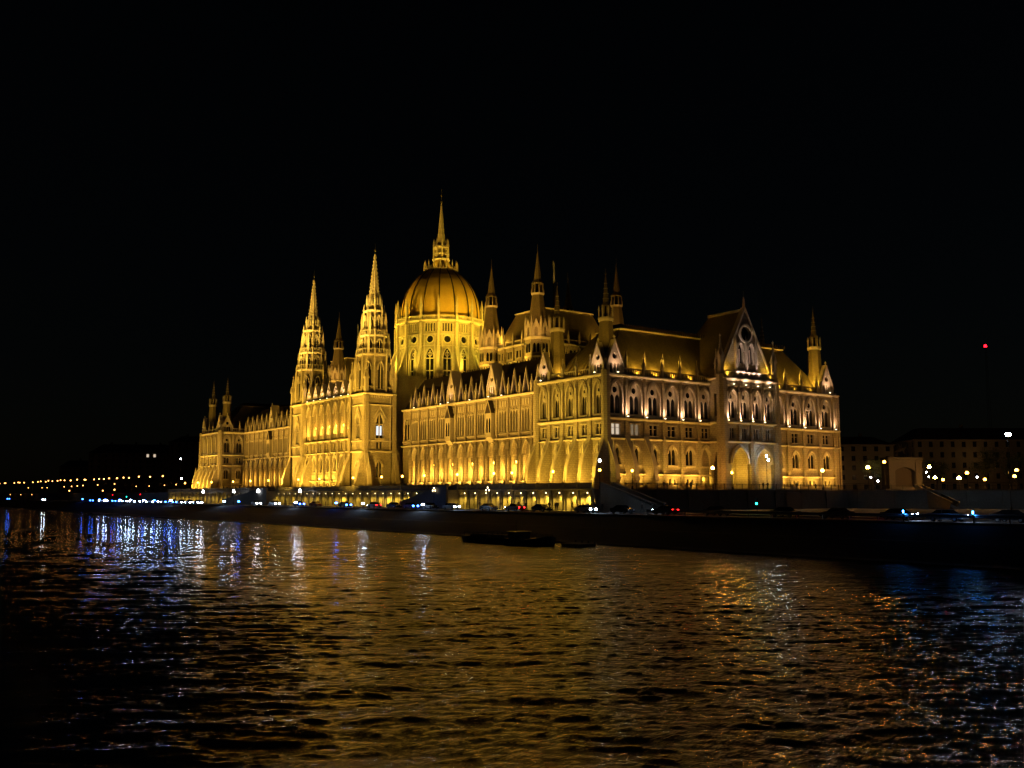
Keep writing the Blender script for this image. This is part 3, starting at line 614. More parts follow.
# --- river front between the tall towers
def river_front():
    mb = MB(); x0, x1 = -146.9, -112.2; n = 7; w = (x1-x0)/n; T = frame(x0, -1, 0)
    box(mb, T, 0, x1-x0, -9, -3.2, 8, 37.3); box(mb, T, 0, x1-x0, -3.3, -.8, ZB-.5, 24.4); box(mb, T, 0, x1-x0, -3.3, -.6, 36.3, 37.3)
    for i in range(n):
        c = (i+.5)*w
        H = [rect(.6, 9.7, 11, -.8), rect(.6, 9.7, 11, .8), arch(2.1, 14.6, 18.2, 19.7), rect(.8, 21.4, 23.4, -.75), rect(.8, 21.4, 23.4, .75), arch(3.2, 25., 32.6, 36., 6)]
        plate(mb, T, [(-w/2, ZB-.5), (-w/2, 37.3), (w/2, 37.3), (w/2, ZB-.5)], H, 0, .8, 'stone', 'stone', c)
        band(mb, T, [p for p in H[5] if p[1] > 32], .4, -.02, .4, c); band(mb, T, [p for p in H[2] if p[1] > 18], .4, -.02, .35, c)
        for k_ in (0, 1, 3, 4): plate(mb, T, H[k_], [], -.5, k='glass', off=c)
        WL.append((T, c, 14.6, 'twin', 2.1, 5.1, None, i > 2))
        plate(mb, T, rect(w, 24.4, 36.4), [arch(1.6, 24.6, 30.5, 32.4, 4)], -3.05, .12, 'stone', 'trim', c); plate(mb, T, rect(1.8, 24.5, 32.5), [], -3.18, k='glass', off=c)
        box(mb, T, c-w/2+.3, c+w/2-.3, -.35, -.1, 25., 26.3, 'trim'); box(mb, T, c-1.2, c+1.2, -.1, .3, 14.2, 14.58, 'trim')
        for j in range(6): q = c-w/2+(j+.5)*w/6; box(mb, T, q-.14, q+.14, -.1, .35, 36.5, 37., 'trim')
        box(mb, T, c-1.7, c+1.7, -.1, .22, 12.2, 13.8, 'trim')
    for i in range(n+1):
        c = i*w; box(mb, T, c-.42, c+.42, -.5, .7, ZB-.5, 24.2, 'stone'); box(mb, T, c-.32, c+.32, -.3, .6, 24.2, 37.3, 'stone'); box(mb, T, c-.2, c+.2, .5, .85, 25, 33, 'trim')
    for i in (0, 1, 6, 7): buttress(mb, T, i*w, .9, 19.3, 3.4)
    for z, h, d in ((11.9, .3, .8), (20.6, .35, .7), (24.4, .5, .9), (37.5, .6, .95)): ledge(mb, T, -.2, x1-x0+.2, z, h, d)
    sec = section('river_front', mb); flush_windows(sec)
    bm = MB(); balustrade(bm, T, 0, x1-x0, 37.5, 1.3, .6); bm.obj('balustrade', sec)
    for i in range(n): gable(sec, T, (i+.5)*w, 3.0, 37.6, 42.6, .1)
    rb = MB(); V = [(x0, 1, 37.5), (x1, 1, 37.5), (x0, 8, 44.5), (x1, 8, 44.5), (x0, 24, 44.5), (x1, 24, 44.5)]
    V += [(x0, 24, 37.5), (x1, 24, 37.5)]; rb.add(V, [(0, 1, 3, 2), (2, 3, 5, 4)], 'dslate'); rb.add(V, [(0, 2, 4, 6), (1, 3, 5, 7)], 'stone'); box(rb, frame(0, 0, 0), x0, x1, -58, -8, 8, 38, 'stone'); rb.obj('roof', sec)
    ln = MB()
    for i in range(n):
        c = (i+.5)*w
        if i == 0: continue
        p = T(c, -.5, 0); frus(ln, p[0], p[1], 28.3, 28.95, .28, .38, 8, 'globe'); frus(ln, p[0], p[1], 28.95, 29.4, .4, .08, 8, 'metal'); frus(ln, p[0], p[1], 29.4, 35, .03, .03, 4, 'metal')
    ln.obj('hanging_lantern', sec)
    return sec, T, w, n
secR, TRf, wR, nR = river_front()

# --- dome
def dome():
    cx, cy = -127., 38.; mb = MB(); N = 16; r = 14.
    frus(mb, cx, cy, 30, 62.6, r, r, N, 'stone')
    sec_w = []
    for i in range(N):
        a = 2*math.pi*i/N; rr = r*math.cos(math.pi/N); T = frame(cx+rr*math.cos(a), cy+rr*math.sin(a), math.degrees(a)+90)
        wn = rr*math.tan(math.pi/N)*2
        A = arch(2.5, 43.2, 51.4, 54.6)
        plate(mb, T, rect(wn, 41, 64.2), [A, circ(1.15, 57.6, 0, 10), rect(.5, 60.2, 62.9, -1.35), rect(.5, 60.2, 62.9, -.45), rect(.5, 60.2, 62.9, .45), rect(.5, 60.2, 62.9, 1.35)], .75, .8, 'stone', 'trim')
        for h in (A, circ(1.15, 57.6, 0, 10)): plate(mb, T, h, [], .3, k='glass')
        plate(mb, T, rect(3.4, 60, 63), [], .25, k='glass')
        sec_w.append((T,))
        band(mb, T, [p for p in A if p[1] > 50], .4, .73, 1.1, 0); band(mb, T, circ(1.15, 57.6, 0, 10), .3, .73, 1.05, 0, 'trim', True)
        for q in (-.12,): box(mb, T, q, q+.24, .3, .6, 43.2, 54., 'trim'); box(mb, T, -1.25, 1.25, .3, .6, 47.2, 47.5, 'trim'); box(mb, T, -1.25, 1.25, .3, .6, 51.2, 51.5, 'trim')
        band(mb, T, circ(.6, 52.7, 0, 8), .18, .35, .6, 0, 'trim', True)
        ledge(mb, T, -wn/2-.2, wn/2+.2, 59.3, .3, 1.15); ledge(mb, T, -wn/2-.2, wn/2+.2, 55.6, .25, 1.0); ledge(mb, T, -wn/2-.2, wn/2+.2, 64.0, .6, 1.6)
        balustrade(mb, T, -wn/2+.3, wn/2-.3, 64.0, 1.4, .55, 1.3)
        # radial buttress with stepped pinnacles
        b = a+math.pi/N; TB = frame(cx+r*math.cos(b), cy+r*math.sin(b), math.degrees(b)+90)
        box(mb, TB, -.62, .62, -.4, 1.3, 41, 63.6, 'stone'); [box(mb, T, q-.13, q+.13, .6, 1.05, 43.5, 59.2, 'trim') for q in (-1.75, 1.75)]; box(mb, TB, -.3, .3, 1.2, 1.55, 43, 63., 'trim')
        prof_s(mb, TB, [(1., 36), (5.2, 36), (5.2, 46.5), (4.2, 47.5), (1., 55.5)], -.4, .4, 'stone')
        prof_s(mb, TB, [(5.35, 46.3), (5.35, 46.9), (4.3, 48.), (1., 56.1), (1., 55.3), (4.2, 47.3)], -.55, .55, 'trim')
        frus(mb, *TB(0, 5., 0)[:2], 36, 49.5, .65, .55, 4, 'trim', b+math.pi/4); frus(mb, *TB(0, 5., 0)[:2], 49.5, 53.2, .62, 0, 4, 'trim', b+math.pi/4)
        frus(mb, *TB(0, 1.1, 0)[:2], 63.6, 68.4, .55, .45, 4, 'trim', b+math.pi/4); frus(mb, *TB(0, 1.1, 0)[:2], 68.4, 72.2, .6, 0, 4, 'trim', b+math.pi/4)
    # lower polygon hall round the drum
    frus(mb, cx, cy, 30, 41.2, r+6.2, r+6.2, N, 'stone'); frus(mb, cx, cy, 41.2, 44, r+6.5, r+1, N, 'dslate')
    sec = section('dome_drum', mb)
    cap = MB(); prof = [(13.2, 63.5), (13.35, 66.5), (13.2, 69.5), (12.55, 72.8), (11.3, 76.), (9.6, 78.7), (7.7, 80.9), (6.0, 82.4), (5.2, 83.2)]
    nn = 96; pz = [p[1] for p in prof]; pr = [p[0] for p in prof]; zz = np.linspace(0, len(prof)-1, 33); ZZ = np.interp(zz, range(len(prof)), pz)
    RR_ = np.interp(zz, range(len(prof)), pr); RR_[1:-1] = (RR_[:-2]+RR_[1:-1]*2+RR_[2:])/4
    V = [(cx+r_*math.cos(2*math.pi*j/nn), cy+r_*math.sin(2*math.pi*j/nn), z_) for r_, z_ in zip(RR_, ZZ) for j in range(nn)]
    cap.add(V, [(i*nn+j, i*nn+(j+1) % nn, (i+1)*nn+(j+1) % nn, (i+1)*nn+j) for i in range(32) for j in range(nn)], 'dome')
    sh = cap.obj('dome_shell', sec); sh.data.polygons.foreach_set('use_smooth', [True]*len(sh.data.polygons))
    for i in range(N):
        rb = MB(); b = 2*math.pi*(i+.5)/N
        for (r0, z0), (r1, z1) in zip(prof, prof[1:]):
            e = .15; c, s = math.cos(b), math.sin(b); t = (-s*e, c*e)
            P = [(cx+(q)*c+sg*t[0], cy+(q)*s+sg*t[1], z) for q, z in ((r0-.2, z0), (r0+.28, z0), (r1+.28, z1+.05), (r1-.2, z1+.05)) for sg in (1,)] + [(cx+(q)*c-t[0], cy+(q)*s-t[1], z) for q, z in ((r0-.2, z0), (r0+.28, z0), (r1+.28, z1+.05), (r1-.2, z1+.05))]
            prism(rb, P, 'dslate')
        rb.obj('rib', sec)
    ln = MB()
    frus(ln, cx, cy, 82.6, 83.3, 5.6, 5.9, 16, 'trim')
    for i in range(16):
        a = 2*math.pi*(i+.5)/16; frus(ln, cx+5.6*math.cos(a), cy+5.6*math.sin(a), 83.2, 84.9, .32, .28, 4, 'trim', a); frus(ln, cx+5.6*math.cos(a), cy+5.6*math.sin(a), 84.9, 86.7, .32, 0, 4, 'trim', a)
        a = 2*math.pi*i/16; frus(ln, cx+5.6*math.cos(a), cy+5.6*math.sin(a), 83.2, 84.3, .3, .1, 4, 'trim', a)
    frus(ln, cx, cy, 83.2, 86.6, 4.6, 2.5, 16, 'dome'); frus(ln, cx, cy, 86.6, 87.2, 2.9, 3.1, 8, 'trim')
    for i in range(8):
        a = 2*math.pi*(i+.5)/8; frus(ln, cx+2.5*math.cos(a), cy+2.5*math.sin(a), 87.2, 91.8, .3, .26, 4, 'trim', a); frus(ln, cx+2.5*math.cos(a), cy+2.5*math.sin(a), 91.8, 94.6, .34, 0, 4, 'trim', a)
    frus(ln, cx, cy, 87.2, 91.2, 1.7, 1.6, 8, 'stone'); frus(ln, cx, cy, 91.2, 91.7, 2.8, 2.7, 8, 'trim'); frus(ln, cx, cy, 89., 89.3, 2.6, 2.6, 8, 'trim')
    ln.obj('lantern', sec)
    sp = MB(); frus(sp, cx, cy, 91.7, 96., 1.7, 1.15, 8, 'trim'); frus(sp, cx, cy, 96., 107.2, 1.1, .16, 8, 'trim')
    for j in range(7): z = 94+j*1.9; rr = 1.45-.19*j; frus(sp, cx, cy, z, z+.22, rr, rr*.94, 8, 'trim')
    frus(sp, cx, cy, 107., 112.2, .1, .05, 6, 'gilt'); frus(sp, cx, cy, 107.2, 107.9, .35, .3, 8, 'gilt'); frus(sp, cx, cy, 109.6, 110., .3, .25, 8, 'gilt')
    sp.obj('spire', sec)
    return sec
secD = dome()

# --- chamber halls with four slate-capped towers
def chamber(x0, x1, major):
    mb = MB(); y0, y1 = 24.5, 53.
    box(mb, frame(0, 0, 0), x0+.6, x1-.6, -(y1-.6), -(y0+.6), 8, 48.6)
    for T, L in ((frame(x0, y0, 0), x1-x0), (frame(x1, y0, 90), y1-y0), (frame(x0, y1, -90), y1-y0), (frame(x1, y1, 180), x1-x0)):
        n = max(3, round((L-6)/3.6)); w = (L-5)/n
        for i in range(n):
            c = 2.5+(i+.5)*w
            plate(mb, T, [(-w/2, 30), (-w/2, 48.6), (w/2, 48.6), (w/2, 30)], [rect(1.0, 45.2, 47.2, -.7), rect(1.0, 45.2, 47.2, .7), arch(1.6, 36, 40.6, 42.3)], 0, .5, 'stone', 'trim', c)
            plate(mb, T, rect(2.6, 45, 47.4), [], -.4, k='glass', off=c); plate(mb, T, rect(1.8, 36, 42.4), [], -.45, k='glass', off=c)
        for i in range(n+1): c = 2.5+i*w; box(mb, T, c-.3, c+.3, -.1, .5, 30, 48.6); frus(mb, *T(c, .3, 0)[:2], 48.6, 50.6, .36, .3, 4, 'trim', math.pi/4); frus(mb, *T(c, .3, 0)[:2], 50.6, 52.6, .4, 0, 4, 'trim', math.pi/4)
        ledge(mb, T, 0, L, 44.3, .3, .5); ledge(mb, T, 0, L, 48.7, .5, .8); balustrade(mb, T, 2.5, L-2.5, 48.7, 1.4, .6)
    sec = section('chamber_hall', mb)
    rb = MB(); hip_roof(rb, x0+1, x1-1, y0+1, y1-1, 48.9, 58.9, 3.4, 4.6, .5); 
    frus(rb, x0+8, y1-8, 59.3, 60.2, 1., .9, 6, 'trim'); rb.obj('roof', sec)
    for cx, cy in ((x0, y0), (x1, y0), (x1, y1), (x0, y1)):
        t = MB(); q = math.pi/4
        frus(t, cx, cy, 30, 48.9, 3.5, 3.4, 8, 'stone'); frus(t, cx, cy, 48.7, 49.3, 3.5, 3.95, 8, 'trim'); frus(t, cx, cy, 49.3, 53.2, 2.9, 2.8, 8, 'stone'); frus(t, cx, cy, 43.9, 44.3, 3.6, 3.7, 8, 'trim')
        for i in range(8):
            a = i*q; TT = frame(cx+3.25*math.cos(a), cy+3.25*math.sin(a), math.degrees(a)+90)
            plate(t, TT, arch(.7, 45.2, 46.9, 47.7, 3), [], .05, k='glass', off=-.5); plate(t, TT, arch(.7, 45.2, 46.9, 47.7, 3), [], .05, k='glass', off=.5)
            TT = frame(cx+3.1*math.cos(a), cy+3.1*math.sin(a), math.degrees(a)+90)
            plate(t, TT, [(-1.1, 49.3), (-1.1, 51.6), (0, 54.4), (1.1, 51.6), (1.1, 49.3)], [arch(.9, 49.6, 51.2, 52.2, 3)], .2, .3, 'trim')
            a += q/2; px, py = cx+3.45*math.cos(a), cy+3.45*math.sin(a); frus(t, px, py, 49.2, 53., .34, .3, 4, 'trim', a); frus(t, px, py, 53., 55.6, .38, 0, 4, 'trim', a)
        frus(t, cx, cy, 52.6, 61.2, 2.75, 1.55, 8, 'slate'); frus(t, cx, cy, 61.1, 61.6, 1.75, 1.9, 8, 'trim')
        for i in range(8): a = i*q+q/2; frus(t, cx+1.5*math.cos(a), cy+1.5*math.sin(a), 61.5, 64.4, .2, .17, 4, 'slate', a); frus(t, cx+1.8*math.cos(a), cy+1.8*math.sin(a), 61.5, 63., .12, 0, 4, 'trim', a)
        frus(t, cx, cy, 61.5, 64.4, .7, .7, 8, 'glass'); frus(t, cx, cy, 64.3, 65., 1.75, 1.35, 8, 'slate'); frus(t, cx, cy, 65., 73.2, 1.15, .08, 8, 'slate'); frus(t, cx, cy, 73., 75.4, .08, .04, 6, 'gilt')
        t.obj('chamber_tower', sec)
    return sec
secC = chamber(-77., -55., True); secC2 = chamber(-199., -177., False)
# inner ranges between the wings and the square side
ir = MB()
for x0, x1 in ((-231, -199.5), (-54.5, -23), (-176, -150), (-104, -78)): box(ir, frame(0, 0, 0), x0, x1, -62, -26.2, 8, 31.5); hip_roof(ir, x0, x1, 27, 61, 31.5, 39, 5, 6, .6, 'dslate')
ir.obj('inner_range', B)
o = stuffwin.obj('window', B); o['kind'] = 'stuff'
o = stuffpin.obj('pinnacle', B); o['kind'] = 'stuff'
for (x, y, zt) in ((-60.5, 40., 78.), (-124.8, 9., 61.)):
    pass
def flag(x, y, z0, z1):
    mb = MB(); frus(mb, x, y, z0, z1, .12, .06, 6, 'metal'); fp = mb.obj('flagpole', B)
    f = MB(); n = 10; V = []; F = []
    for i in range(n+1):
        z = z1-.4-i*(z1-z0)*.5/n
        for j in range(5): u = j/4; V.append((x+.1+u*(.5+.7*math.sin(i/n*2.6)), y+.28*math.sin(j*2.2+i*.5), z-.9*u))
    for i in range(n):
        for j in range(4): F.append((i*5+j, i*5+j+1, i*5+j+6, i*5+j+5))
    f.add(V, F, 'flagw'); f.obj('flag', fp)
flag(-68., 40., 49., 76.); flag(-161., 24., 37., 69.)
ORD = ['first', 'second', 'third', 'fourth', 'fifth', 'sixth', 'seventh', 'eighth', 'ninth', 'tenth', 'eleventh', 'twelfth', 'thirteenth', 'fourteenth', 'fifteenth', 'sixteenth', 'seventeenth', 'eighteenth', 'nineteenth', 'twentieth']
def ordn(i):
    if i < 20: return ORD[i]
    t = {2: 'twenty', 3: 'thirty', 4: 'forty'}; n = i+1
    return ({20: 'twentieth', 30: 'thirtieth', 40: 'fortieth'}[n]) if n % 10 == 0 else t[n//10]+'-'+ORD[n % 10-1]

# ------------------------------------------------------------------ ground, quay, water
GZ, RZ = 8.6, 4.3
def slab(name, poly, z0, z1, k):
    mb = MB(); prism(mb, [(x, y, z0) for x, y in poly]+[(x, y, z1) for x, y in poly], k); return structure(mb.obj(name))
slab('ground', [(-2600, -26.4), (600, -26.4), (600, 2600), (-2600, 2600)], 3.5, RZ-.12, 'asphalt')
slab('road', [(-1500, -26.5), (300, -26.5), (300, -14.6), (-1500, -14.6)], RZ-.3, RZ, 'asphalt')
slab('pavement', [(-1500, -14.6), (300, -14.6), (300, 40), (9.6, 66), (-1500, 66)], RZ-.3, RZ+.13, 'paving')
slab('terrace', [(-1500, -9), (9, -9), (9, 67), (32, 106), (90, 200), (600, 1100), (600, 2500), (-2500, 2500), (-2500, -9)], RZ-.2, GZ, 'paving')
mb = MB(); T0 = frame(0, 0, 0)
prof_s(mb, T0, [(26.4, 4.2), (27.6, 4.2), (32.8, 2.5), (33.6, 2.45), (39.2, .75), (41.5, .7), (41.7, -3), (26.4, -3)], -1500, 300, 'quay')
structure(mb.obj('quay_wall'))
mb = MB(); prof_s(mb, T0, [(26.5, 4.2), (27.65, 4.2), (27.65, 4.42), (26.5, 4.42)], -1500, 300, 'wallst'); structure(mb.obj('kerb'))
mb = MB()
for x in np.arange(-400, 250, 9.): box(mb, T0, x, x+3.5, 20.6, 20.75, RZ, RZ+.006, 'paint')
for d in (15., 26.): box(mb, T0, -500, 290, d, d+.12, RZ, RZ+.006, 'paint')
structure(mb.obj('road_markings'))

WZ = .5
rng = np.random.RandomState(11)
def axis(lo, f0, f1, hi, fine):
    a = list(np.arange(f0, f1, fine)); s = fine; x = a[-1]
    while x < hi: s *= 1.01; x += s; a.append(x)
    s = fine; x = f0; b = []
    while x > lo: s *= 1.01; x -= s; b.append(x)
    return np.array(b[::-1]+a)
X = axis(-1500, 96, 146, 300, .11); Y = axis(-500, -134, -84, -41.4, .11); Y = Y[Y < -41.]; Y[-1] = -41.5
gx, gy = np.meshgrid(X, Y); sx = np.gradient(X)[None, :]; sy = np.gradient(Y)[:, None]; cell = np.maximum(sx+0*gy, sy+0*gx)
gx = gx.astype(np.float32); gy = gy.astype(np.float32); H = np.zeros_like(gx); wind = R(143)
for i in range(150):
    lam = .32*(7/.32)**(rng.rand()**1.2); th = wind+rng.normal(0, .38); k = 2*math.pi/lam
    amp = .0041*lam*(1.08 if lam < 2 else .5)*(.5+rng.rand()); ph = rng.rand()*6.283
    att = np.clip((lam/cell-2.6)/2.2, 0, 1)
    a = k*(gx*math.cos(th)+gy*math.sin(th))+ph
    H += amp*.62*att*np.sin(a + .35*np.sin(a))
nx, ny = len(X), len(Y)
co = np.stack([gx, gy, H+WZ], -1).reshape(-1, 3).astype(np.float32)
ii = (np.arange(ny-1)[:, None]*nx+np.arange(nx-1)[None, :]).reshape(-1)
quads = np.stack([ii, ii+1, ii+nx+1, ii+nx], -1).astype(np.int32)
me = bpy.data.meshes.new('river_water'); me.vertices.add(len(co)); me.vertices.foreach_set('co', co.ravel())
me.loops.add(quads.size); me.loops.foreach_set('vertex_index', quads.ravel()); me.polygons.add(len(quads))
me.polygons.foreach_set('loop_start', np.arange(0, quads.size, 4, dtype=np.int32)); me.polygons.foreach_set('loop_total', np.full(len(quads), 4, np.int32))
me.polygons.foreach_set('use_smooth', np.ones(len(quads), bool)); me.update(); me.validate()
wm = bpy.data.materials.new('river_water'); wm.use_nodes = True; nt = wm.node_tree; N_ = nt.nodes; L_ = nt.links; b = N_['Principled BSDF']
b.inputs['Base Color'].default_value = (.004, .006, .006, 1); b.inputs['Roughness'].default_value = .065; b.inputs['IOR'].default_value = 1.9; b.inputs['Specular IOR Level'].default_value = .8
tc = N_.new('ShaderNodeTexCoord'); mp = N_.new('ShaderNodeMapping'); mp.inputs['Rotation'].default_value = (0, 0, -wind); mp.inputs['Scale'].default_value = (2.2, .7, 1)
n1 = N_.new('ShaderNodeTexNoise'); n1.inputs['Scale'].default_value = 1.5; n1.inputs['Detail'].default_value = 5; n1.inputs['Roughness'].default_value = .68
n2 = N_.new('ShaderNodeTexNoise'); n2.inputs['Scale'].default_value = .33; n2.inputs['Detail'].default_value = 3
L_.new(tc.outputs['Object'], mp.inputs[0]); L_.new(mp.outputs[0], n1.inputs['Vector']); L_.new(mp.outputs[0], n2.inputs['Vector'])
b1 = N_.new('ShaderNodeBump'); b1.inputs['Strength'].default_value = 1; b1.inputs['Distance'].default_value = .08
ng = N_.new('ShaderNodeTexNoise'); ng.inputs['Scale'].default_value = .045; ng.inputs['Detail'].default_value = 2; L_.new(tc.outputs['Object'], ng.inputs['Vector'])
mr = N_.new('ShaderNodeMapRange'); mr.inputs['From Min'].default_value = .35; mr.inputs['From Max'].default_value = .65; mr.inputs['To Min'].default_value = .08; mr.inputs['To Max'].default_value = .15
L_.new(ng.outputs[0], mr.inputs[0]); L_.new(mr.outputs[0], b1.inputs['Distance'])
b2 = N_.new('ShaderNodeBump'); b2.inputs['Strength'].default_value = 1; b2.inputs['Distance'].default_value = .14
L_.new(n1.outputs[0], b1.inputs['Height']); L_.new(n2.outputs[0], b2.inputs['Height']); L_.new(b2.outputs[0], b1.inputs['Normal'])
n3 = N_.new('ShaderNodeTexNoise'); n3.inputs['Scale'].default_value = 5.; n3.inputs['Detail'].default_value = 4; L_.new(mp.outputs[0], n3.inputs['Vector'])
b3 = N_.new('ShaderNodeBump'); b3.inputs['Strength'].default_value = 1; b3.inputs['Distance'].default_value = .03; L_.new(n3.outputs[0], b3.inputs['Height']); L_.new(b1.outputs[0], b3.inputs['Normal']); L_.new(b3.outputs[0], b.inputs['Normal'])
me.materials.append(wm); structure(link('river_water', me))
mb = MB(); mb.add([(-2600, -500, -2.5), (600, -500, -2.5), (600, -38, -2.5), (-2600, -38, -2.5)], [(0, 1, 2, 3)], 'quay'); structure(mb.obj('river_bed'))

# ------------------------------------------------------------------ arcade embankment wall
mb = MB(); T = frame(-262, -10.2, 0); w = 4.35; n = 62
gaps = lambda x: (-46 < x < -40) or (-160 < x < -147)
NICHE = []
for i in range(n):
    c = (i+.5)*w; xw = -262+c
    if gaps(xw): plate(mb, T, rect(w, RZ, 8.7), [], 0, off=c, k='wallst'); continue
    plate(mb, T, [(-w/2, RZ), (-w/2, 8.7), (w/2, 8.7), (w/2, RZ)], [arch(2.9, RZ+.15, 7.2, 8.25, 4)], 0, 1.0, 'wallst', 'wallst', c)
    NICHE.append(xw)
plate(mb, T, rect(n*w, RZ, 8.7, n*w/2), [], -1.05, k='wallst')
for i in range(n+1): box(mb, T, i*w-.3, i*w+.3, 0, .35, RZ, 8.7, 'wallst')
ledge(mb, T, 0, n*w, 8.75, .35, .55, 'wallst'); prof_s(mb, T, [(0, 8.7), (-1.2, 8.7), (-1.2, 8.62), (0, 8.62)], 0, n*w, 'wallst')
for i in range(n):
    if not (-262+(i+.5)*w > -45 and -262+(i+.5)*w < -38): balustrade(mb, T, i*w+.25, (i+1)*w-.25, 8.78, 1.1, .45, .3, 'wallst')
    box(mb, T, i*w-.3, i*w+.3, -.15, .45, 8.75, 9.98, 'wallst')
aw = mb.obj('arcade_wall'); aw['label'] = 'long stone embankment wall with a row of lit yellow niches below the palace terrace'; aw['category'] = 'wall'
nl = MB(); frus(nl, 0, 0, -.2, .0, .13, .08, 8, 'uplit'); NLM = nl.mesh('niche_lamp')
for xw in NICHE: link('niche_lamp', NLM, aw, (xw, -9.75, 8.02))

def stair(x0, x1, y0, y1, z0, z1, label, rail=True):   # rises from x0 to x1
    mb = MB(); T = frame(0, 0, 0); n = 26; P = [(x0, z0)]; dx = (x1-x0)/n; dz = (z1-z0)/n
    for i in range(n): P += [(x0+i*dx, z0+(i+1)*dz), (x0+(i+1)*dx, z0+(i+1)*dz)]
    P.append((x1, z0)); prof_d(mb, T, P, -y1, -y0, 'wallst')
    for yy in (y0, y1):
        prof_d(mb, T, [(x0-.6, z0), (x0-.6, z0+1.2), (x0, z0+1.3), (x1, z1+1.15), (x1, z0)], -yy-.2, -yy+.2, 'wallst')
        prof_d(mb, T, [(x0-.7, z0+1.2), (x0-.7, z0+1.4), (x0, z0+1.55), (x1, z1+1.4), (x1, z1+1.12), (x0, z0+1.25)], -yy-.3, -yy+.3, 'wallst')
    o = mb.obj('stone_stairs'); o['label'] = label; o['category'] = 'stairs'; return o
stair(-60.5, -39.5, -13.6, -10.7, RZ+.13, 8.7, 'dark stone stair rising to the right against the lit niches, between two candelabra')
stair(-187, -147, -13.6, -10.7, RZ+.13, 8.7, 'long dark stone stair rising to the right below the far corner pavilion')
stair(24.5, 9.8, -10.1, -7.2, RZ+.13, 8.6, 'grey stone stair going down to the right from the terrace corner')
# retaining wall of the end terrace
mb = MB()
def wall_run(pts, z0=RZ-.1, z1=8.62, th=.45):
    for (ax, ay), (bx, by) in zip(pts, pts[1:]):
        L = math.hypot(bx-ax, by-ay); T = frame(ax, ay, math.degrees(math.atan2(by-ay, bx-ax)))
        prof_s(mb, T, [(0, z0), (th+.3, z0), (th, z1-.3), (0, z1-.3)], 0, L, 'wallst'); box(mb, T, 0, L, -.2, th+.2, z1-.3, z1+.02, 'wallst')
        for s in np.arange(3, L, 9.): box(mb, T, s-.4, s+.4, th, th+.35, z0, z1-.3, 'wallst')
wall_run([(9, -7), (9, 67), (32, 106), (90, 200)])
T = frame(9, -7, 90); plate(mb, T, rect(5.5, RZ+.1, 8.0, 54), [], .85, k='dslate')
o = mb.obj('retaining_wall'); o['label'] = 'dark stone retaining wall under the end front, running right below the square'; o['category'] = 'wall'
stair(25.8, 16.5, 84, 87, RZ, 8.6, 'stair with pale handrail in front of the dark wall right of the palace').rotation_euler = (0, 0, 0)
def railing(pts, label, z=8.65, hh=1.15):
    mb = MB()
    for (ax, ay), (bx, by) in zip(pts, pts[1:]):
        L = math.hypot(bx-ax, by-ay); T = frame(ax, ay, math.degrees(math.atan2(by-ay, bx-ax)))
        box(mb, T, 0, L, -.03, .03, z+hh-.06, z+hh, 'metal'); box(mb, T, 0, L, -.02, .02, z+.12, z+.17, 'metal')
        for s in np.arange(0, L, .28): box(mb, T, s-.018, s+.018, -.018, .018, z, z+hh, 'metal')
        for s in np.arange(0, L, 2.8): box(mb, T, s-.06, s+.06, -.06, .06, z, z+hh+.12, 'metal')
    o = mb.obj('iron_railing'); o['label'] = label; o['category'] = 'railing'
railing([(9.15, -3), (9.15, 67), (32, 106), (60, 151)], 'black iron railing along the edge of the end terrace')
# guard rail beside the quay road
mb = MB(); T = frame(0, -26.9, 0)
for s in np.arange(40, 170, 4.): box(mb, T, s-.06, s+.06, -.06, .06, 4.4, 5.2, 'cars')
prof_s(mb, T, [(.06, 4.95), (.12, 5.02), (.06, 5.12), (.12, 5.22), (.06, 5.3), (.02, 5.3), (.02, 4.95)], 40, 170, 'cars')
o = mb.obj('guard_rail'); o['label'] = 'low steel guard rail beside the quay road at the right'; o['category'] = 'barrier'

# ------------------------------------------------------------------ lamps
def post_lamp(h, heads, kind='globe', r=.26, arm=0.):
    pm = MB(); frus(pm, 0, 0, 0, .5, .2, .16, 8, 'metal'); frus(pm, 0, 0, .5, .7, .2, .1, 8, 'metal'); frus(pm, 0, 0, .7, h-.3, .075, .05, 8, 'metal'); frus(pm, 0, 0, h*.55, h*.58, .1, .1, 8, 'metal')
    gms = []
    for dx, dz in heads:
        gm = MB()
        if abs(dx) > .01: prism(pm, [(0, -.03, h-.5), (0, .03, h-.5), (0, .03, h-.42), (0, -.03, h-.42), (dx, -.03, h+dz-.35), (dx, .03, h+dz-.35), (dx, .03, h+dz-.27), (dx, -.03, h+dz-.27)], 'metal')
        frus(pm, dx, 0, h+dz-.34, h+dz-.24, .06, .13, 8, 'metal')
        frus(gm, dx, 0, h+dz-.24, h+dz, r*.65, r, 8, kind); frus(gm, dx, 0, h+dz, h+dz+r*.9, r, r*.45, 8, kind)
        frus(pm, dx, 0, h+dz+r*.9, h+dz+r*.9+.16, r*.6, .03, 8, 'metal'); gms.append(gm.mesh('globe'))
    return pm.mesh('post'), gms
def lamp_thing(name, meshes, loc, label, group, rz=0, sc=None):
    t = thing(name, label, 'street lamp', loc, rz, group)
    if sc: t.scale = (sc,)*3
    link('post', meshes[0], t); [link('globe', g_, t) for g_ in meshes[1]]; return t
g1 = post_lamp(3.7, [(0, 0)]); g3 = post_lamp(4.5, [(0, .2), (-.55, -.35), (.55, -.35)], 'globew', .2); gt = post_lamp(6.6, [(0, 0)], 'globefar', .3); gl = post_lamp(4.2, [(0, 0)], 'globefar', .24)
gw = post_lamp(9.4, [(0, 0)], 'globew', .26); g2 = post_lamp(7.6, [(0, 0), (.55, -.9)], 'globec', .2); gr = post_lamp(4.6, [(0, 0)], 'globeb', .33)
